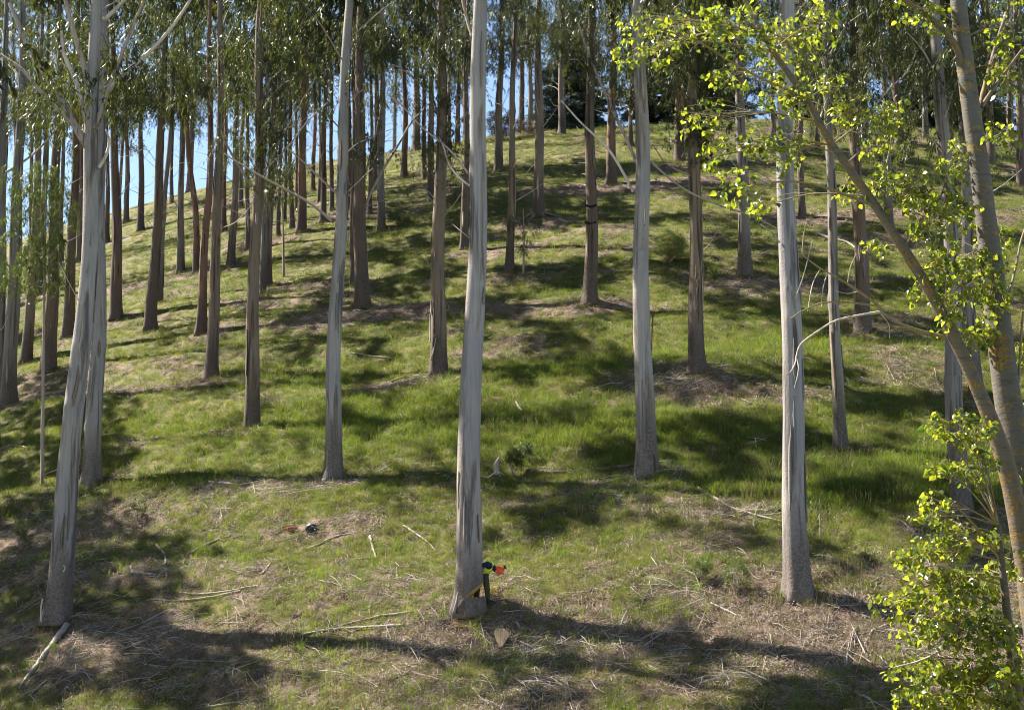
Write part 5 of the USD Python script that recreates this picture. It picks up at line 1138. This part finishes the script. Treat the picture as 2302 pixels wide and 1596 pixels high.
# ------------------------------------------------------------------ the poplars in front, at the valley's edge
def leaf_xf(p_, tip, nrm, size):
    y_ = tip / np.linalg.norm(tip); z_ = nrm - y_ * (nrm @ y_); z_ /= np.linalg.norm(z_) + 1e-9; x_ = np.cross(y_, z_)
    return np.stack([x_, y_, z_], 1)
def poplar(name, label, stem_px, widths, Y, Y1, barkname, blobs, limbs, seed, base_shift=0.0, group=None, leafsize=0.083):
    rng = np.random.default_rng(seed)
    n = len(stem_px); Ys = np.linspace(Y, Y1, n)
    P = [at(px, py, y_) for (px, py), y_ in zip(stem_px, Ys)]
    d = P[-1] - P[-2]; d /= -d[2]
    k = 0; p_ = P[-1].copy()
    while p_[2] > height(p_[0], p_[1]) and k < 200:
        p_ = p_ + d * 0.15 * np.array([0.55, 0.55, 1]); k += 1
    p_[2] = float(height(p_[0], p_[1])) - 0.2
    P.append(p_); base = p_ + [0, 0, 0.2]
    t = Thing(name, label, "tree", base, group)
    w = np.array(list(widths) + [widths[-1] * 1.35]) * (Y / FPX) * 0.5
    line = smoothline(P, 90); u = np.linspace(0, 1, len(P))
    v, f = tube(line, np.interp(np.linspace(0, 1, 90), u, w), 18, 0.10, seed, lf=1.2); put(t, "trunk", (v, f), barkname, True)
    for pts, w0, w1, bm, dy in limbs:
        q_ = np.array([at(px, py, Y + dy * j / max(1, len(pts) - 1)) for j, (px, py) in enumerate(pts)]); m_ = 7 * len(pts)
        v, f = tube(smoothline(q_, m_), np.linspace(w0, w1, m_) * Y / FPX * 0.5, 8, 0.22, seed + m_, lf=9); put(t, "limb", (v, f), bm, True)
    pos, rot, sc = [], [], []
    for cx, cy, rx, ry, nl in blobs:
        dc = rng.normal(0, 0.45); C_ = at(cx, cy, Y + dc); i = int(np.argmin(np.linalg.norm(line - C_, axis=1) + 0.8 * np.maximum(0, line[:, 2] - C_[2]))); a = line[i]
        parts = []
        L = np.linalg.norm(C_ - a)
        br = smoothline([a, (a + C_) / 2 + np.array([0, 0, 0.08 * L]), C_], 8); parts.append(tube(br, np.linspace(0.006 + 0.007 * L, 0.005, 8), 5))
        ns = max(3, int(round(nl * 2.2 / 6)))
        for s_ in range(ns):
            a2, u2 = rng.uniform(0, 6.28), math.sqrt(rng.random())
            tip = at(cx + math.cos(a2) * u2 * rx, cy + math.sin(a2) * u2 * ry, Y + dc + rng.normal(0, 0.28))
            fr = br[int(rng.integers(3, 8))]; mid = (fr + tip) / 2 + rng.normal(0, 0.05, 3) + [0, 0, 0.04]
            tw = smoothline([fr, mid, tip], 5); parts.append(tube(tw, np.linspace(0.0045, 0.002, 5), 3, caps=False))
            for _ in range(int(rng.integers(5, 9))):
                on = tw[int(rng.integers(2, 5))] if rng.random() < 0.45 else tip
                out = rng.normal(0, 1, 3); out[2] = -abs(out[2]) * 0.9 - 0.25; out /= np.linalg.norm(out)
                nn = rng.normal(0, 1, 3) + [-0.3, 0, 0.9]; sz = leafsize * rng.uniform(0.4, 1.25)
                pos.append(on + out * 0.55 * sz + rng.normal(0, 0.018, 3)); rot.append(leaf_xf(on, out, nn, sz)); sc.append(sz)
        v, f = join(parts); put(t, "branch", (v, f), "lichen_twig", True)
    pos, rot, sc = np.array(pos), np.array(rot), np.array(sc)
    px_, py_ = pix(pos)
    inview = (px_ > 0) & (px_ < W0) & (py_ > 0) & (py_ < H0)
    rank = np.argsort(-(sc / pos[:, 1]) - 10 * inview)
    big, rest = rank[:300], rank[300:]
    which = rng.integers(0, 3, len(pos))
    for i in big:
        q_ = stage.DefinePrim(numbered(t.path, "leaf"), "Mesh"); q_.GetReferences().AddInternalReference(PLEAF[which[i]])
        mt = np.eye(4); mt[:3, :3] = rot[i] * sc[i]; mt[:3, 3] = pos[i] - t.loc
        UsdGeom.Xformable(q_).AddTransformOp().Set(Gf.Matrix4d(*mt.T.ravel().tolist()))
    if len(rest):
        instancer(f"{t.path}/foliage", PLEAF, pos[rest] - t.loc, Rot.from_matrix(rot[rest]).as_quat(), sc[rest], which[rest])
    return t
UP = [(1750, -150, 180, 120, 160), (1950, -180, 180, 140, 200), (2150, -160, 140, 130, 200), (2050, -380, 220, 150, 260), (2250, -350, 160, 160, 240), (1850, -350, 160, 120, 160), (2150, -600, 180, 150, 260), (2300, -120, 90, 140, 140)]
MAIN = [(2145, -80), (2160, 60), (2176, 190), (2206, 410), (2234, 630), (2258, 840), (2284, 1020), (2308, 1190), (2336, 1400), (2370, 1640)]
poplar("poplar_tree", "upright pale poplar with orange lichen rings at the right edge", MAIN, (34, 38, 42, 46, 52, 60, 66, 70, 74, 80), 22.5, 22.5, "poplar_bark",
       [(2150, 360, 30, 55, 50), (2232, 640, 40, 100, 130), (2250, 540, 25, 40, 40), (2180, 570, 45, 55, 60), (2250, 300, 50, 60, 40), (2270, 150, 50, 80, 60), (2060, 20, 60, 35, 40), (2120, 70, 40, 30, 20), (2285, 800, 25, 40, 40), (2292, 960, 20, 60, 40), (2100, 30, 40, 30, 24), (2240, 60, 30, 60, 25), (2215, 760, 25, 40, 30), (2292, 1090, 14, 50, 24)] + UP,
       [([(2168, 165), (2150, 110), (2120, 66), (2045, 8), (1990, -30)], 17, 11, "lichen_bark", -0.6), ([(2190, 340), (2204, 240), (2226, 150), (2262, 30)], 15, 9, "lichen_bark", 0.6), ([(2207, 240), (2240, 190), (2300, 110)], 10, 7, "lichen_bark", 0.7), ([(2262, 690), (2284, 600), (2296, 540), (2310, 500)], 7, 4, "lichen_twig", 0.3), ([(2290, 860), (2294, 780), (2300, 700)], 7, 5, "lichen_twig", -0.2)], 51)
LEAN = [(1640, -70), (1690, 30), (1735, 112), (1812, 222), (1867, 321), (1963, 456), (2050, 588), (2110, 690), (2160, 790), (2205, 890), (2242, 985), (2272, 1085), (2300, 1230), (2330, 1400), (2362, 1640)]
poplar("poplar_tree", "leaning poplar stem with orange lichen crossing the picture at right", LEAN, (9, 11, 13, 16, 18, 21, 24, 27, 30, 33, 38, 42, 46, 50, 54), 21.8, 21.8, "lichen_bark",
       [(1425, 60, 45, 40, 45), (1400, 125, 35, 25, 20), (1480, 100, 50, 60, 70), (1560, 50, 80, 50, 90), (1680, 60, 90, 70, 130), (1780, 110, 80, 80, 150), (1850, 50, 60, 50, 60), (1760, 215, 60, 50, 80), (1640, 170, 50, 35, 40), (1575, 270, 55, 50, 50), (1600, 340, 40, 50, 40), (1700, 330, 55, 45, 60), (1760, 330, 50, 55, 60), (1640, 420, 35, 55, 40), (1700, 470, 30, 35, 26), (1930, 250, 65, 45, 70), (2020, 255, 45, 40, 50), (1985, 330, 45, 40, 50), (1990, 420, 45, 45, 70), (2055, 420, 55, 55, 90), (2100, 500, 55, 55, 100), (2115, 600, 50, 55, 100), (2070, 650, 35, 45, 40), (2145, 690, 45, 55, 70), (2190, 630, 35, 55, 60), (1965, 560, 30, 25, 26), (1900, 420, 35, 45, 36), (2130, 395, 28, 55, 50), (2170, 470, 35, 45, 50), (2190, 760, 25, 40, 30), (1870, 200, 40, 50, 40), (2120, 720, 25, 40, 26)],
       [([(2126, 758), (2055, 740), (1994, 712), (1972, 685), (1930, 655), (1889, 628), (1845, 604), (1799, 570)], 9, 3, "lichen_twig", -0.5), ([(1972, 688), (1943, 684), (1889, 679), (1845, 682), (1804, 699), (1777, 716)], 6, 2, "lichen_twig", -0.5), ([(1980, 701), (1936, 708), (1879, 721), (1835, 747), (1798, 777), (1787, 818), (1776, 838)], 6, 2, "branch_pale", -0.5),
        ([(1845, 604), (1830, 630), (1822, 660), (1816, 700)], 2.5, 1.2, "branch_pale", -0.3), ([(1860, 612), (1850, 650), (1846, 690)], 2.5, 1.2, "branch_pale", -0.3), ([(1803, 572), (1806, 530), (1814, 490)], 2.5, 1.2, "branch_pale", -0.2), ([(1905, 636), (1912, 600), (1925, 570)], 2.5, 1.2, "branch_pale", -0.2), ([(1790, 800), (1795, 830), (1786, 872)], 2.5, 1.2, "branch_pale", -0.2), ([(1980, 705), (1998, 730), (2000, 760)], 2.5, 1.2, "branch_pale", -0.2), ([(1930, 655), (1905, 660), (1880, 655)], 2.2, 1, "branch_pale", -0.2),
        ([(1812, 222), (1740, 190), (1660, 150), (1560, 90), (1450, 60)], 8, 3, "lichen_twig", -0.4), ([(1867, 321), (1800, 330), (1700, 335), (1620, 350)], 6, 2.5, "lichen_twig", 0.3), ([(1963, 456), (1990, 380), (2010, 290)], 6, 3, "lichen_twig", 0.3)], 52)
LOW = [(2245, 1180), (2252, 1260), (2262, 1360), (2275, 1480), (2290, 1600)]
poplar("poplar_sapling", "dense sunlit poplar shoots filling the lower right corner", LOW, (10, 14, 18, 22, 26), 20.3, 20.3, "poplar_bark",
       [(cx_, cy_, rx_, ry_, n_ * 0.72) for cx_, cy_, rx_, ry_, n_ in [(2100, 945, 35, 26, 55), (2170, 960, 65, 45, 150), (2210, 1020, 35, 35, 45), (2110, 1045, 45, 20, 50), (2190, 1060, 45, 26, 50), (2100, 1135, 35, 40, 70), (2070, 1168, 16, 12, 10), (2140, 1195, 55, 26, 45), (2040, 1258, 45, 35, 75), (2120, 1230, 65, 35, 90), (2220, 1215, 35, 26, 40), (2005, 1355, 50, 30, 75), (2090, 1310, 75, 45, 170), (2170, 1330, 75, 55, 210), (2220, 1290, 35, 45, 70), (2280, 1260, 22, 40, 30), (2060, 1405, 65, 45, 120), (2150, 1420, 75, 55, 210), (2240, 1420, 55, 55, 150), (2020, 1495, 45, 26, 50), (2110, 1520, 75, 45, 180), (2210, 1520, 75, 55, 210), (2280, 1500, 35, 55, 90), (2045, 1570, 45, 35, 70), (2150, 1590, 85, 35, 150), (2260, 1590, 55, 35, 100)]],
       [([(2250, 1260), (2190, 1180), (2130, 1120), (2090, 1100)], 6, 3, "lichen_twig", -0.2), ([(2255, 1300), (2180, 1290), (2100, 1310), (2010, 1350)], 7, 3, "lichen_twig", -0.3), ([(2262, 1380), (2170, 1430), (2080, 1480), (2010, 1500)], 7, 3, "branch_pale", -0.3), ([(2246, 1190), (2215, 1080), (2180, 990), (2110, 945)], 6, 3, "lichen_twig", 0.2)], 53)
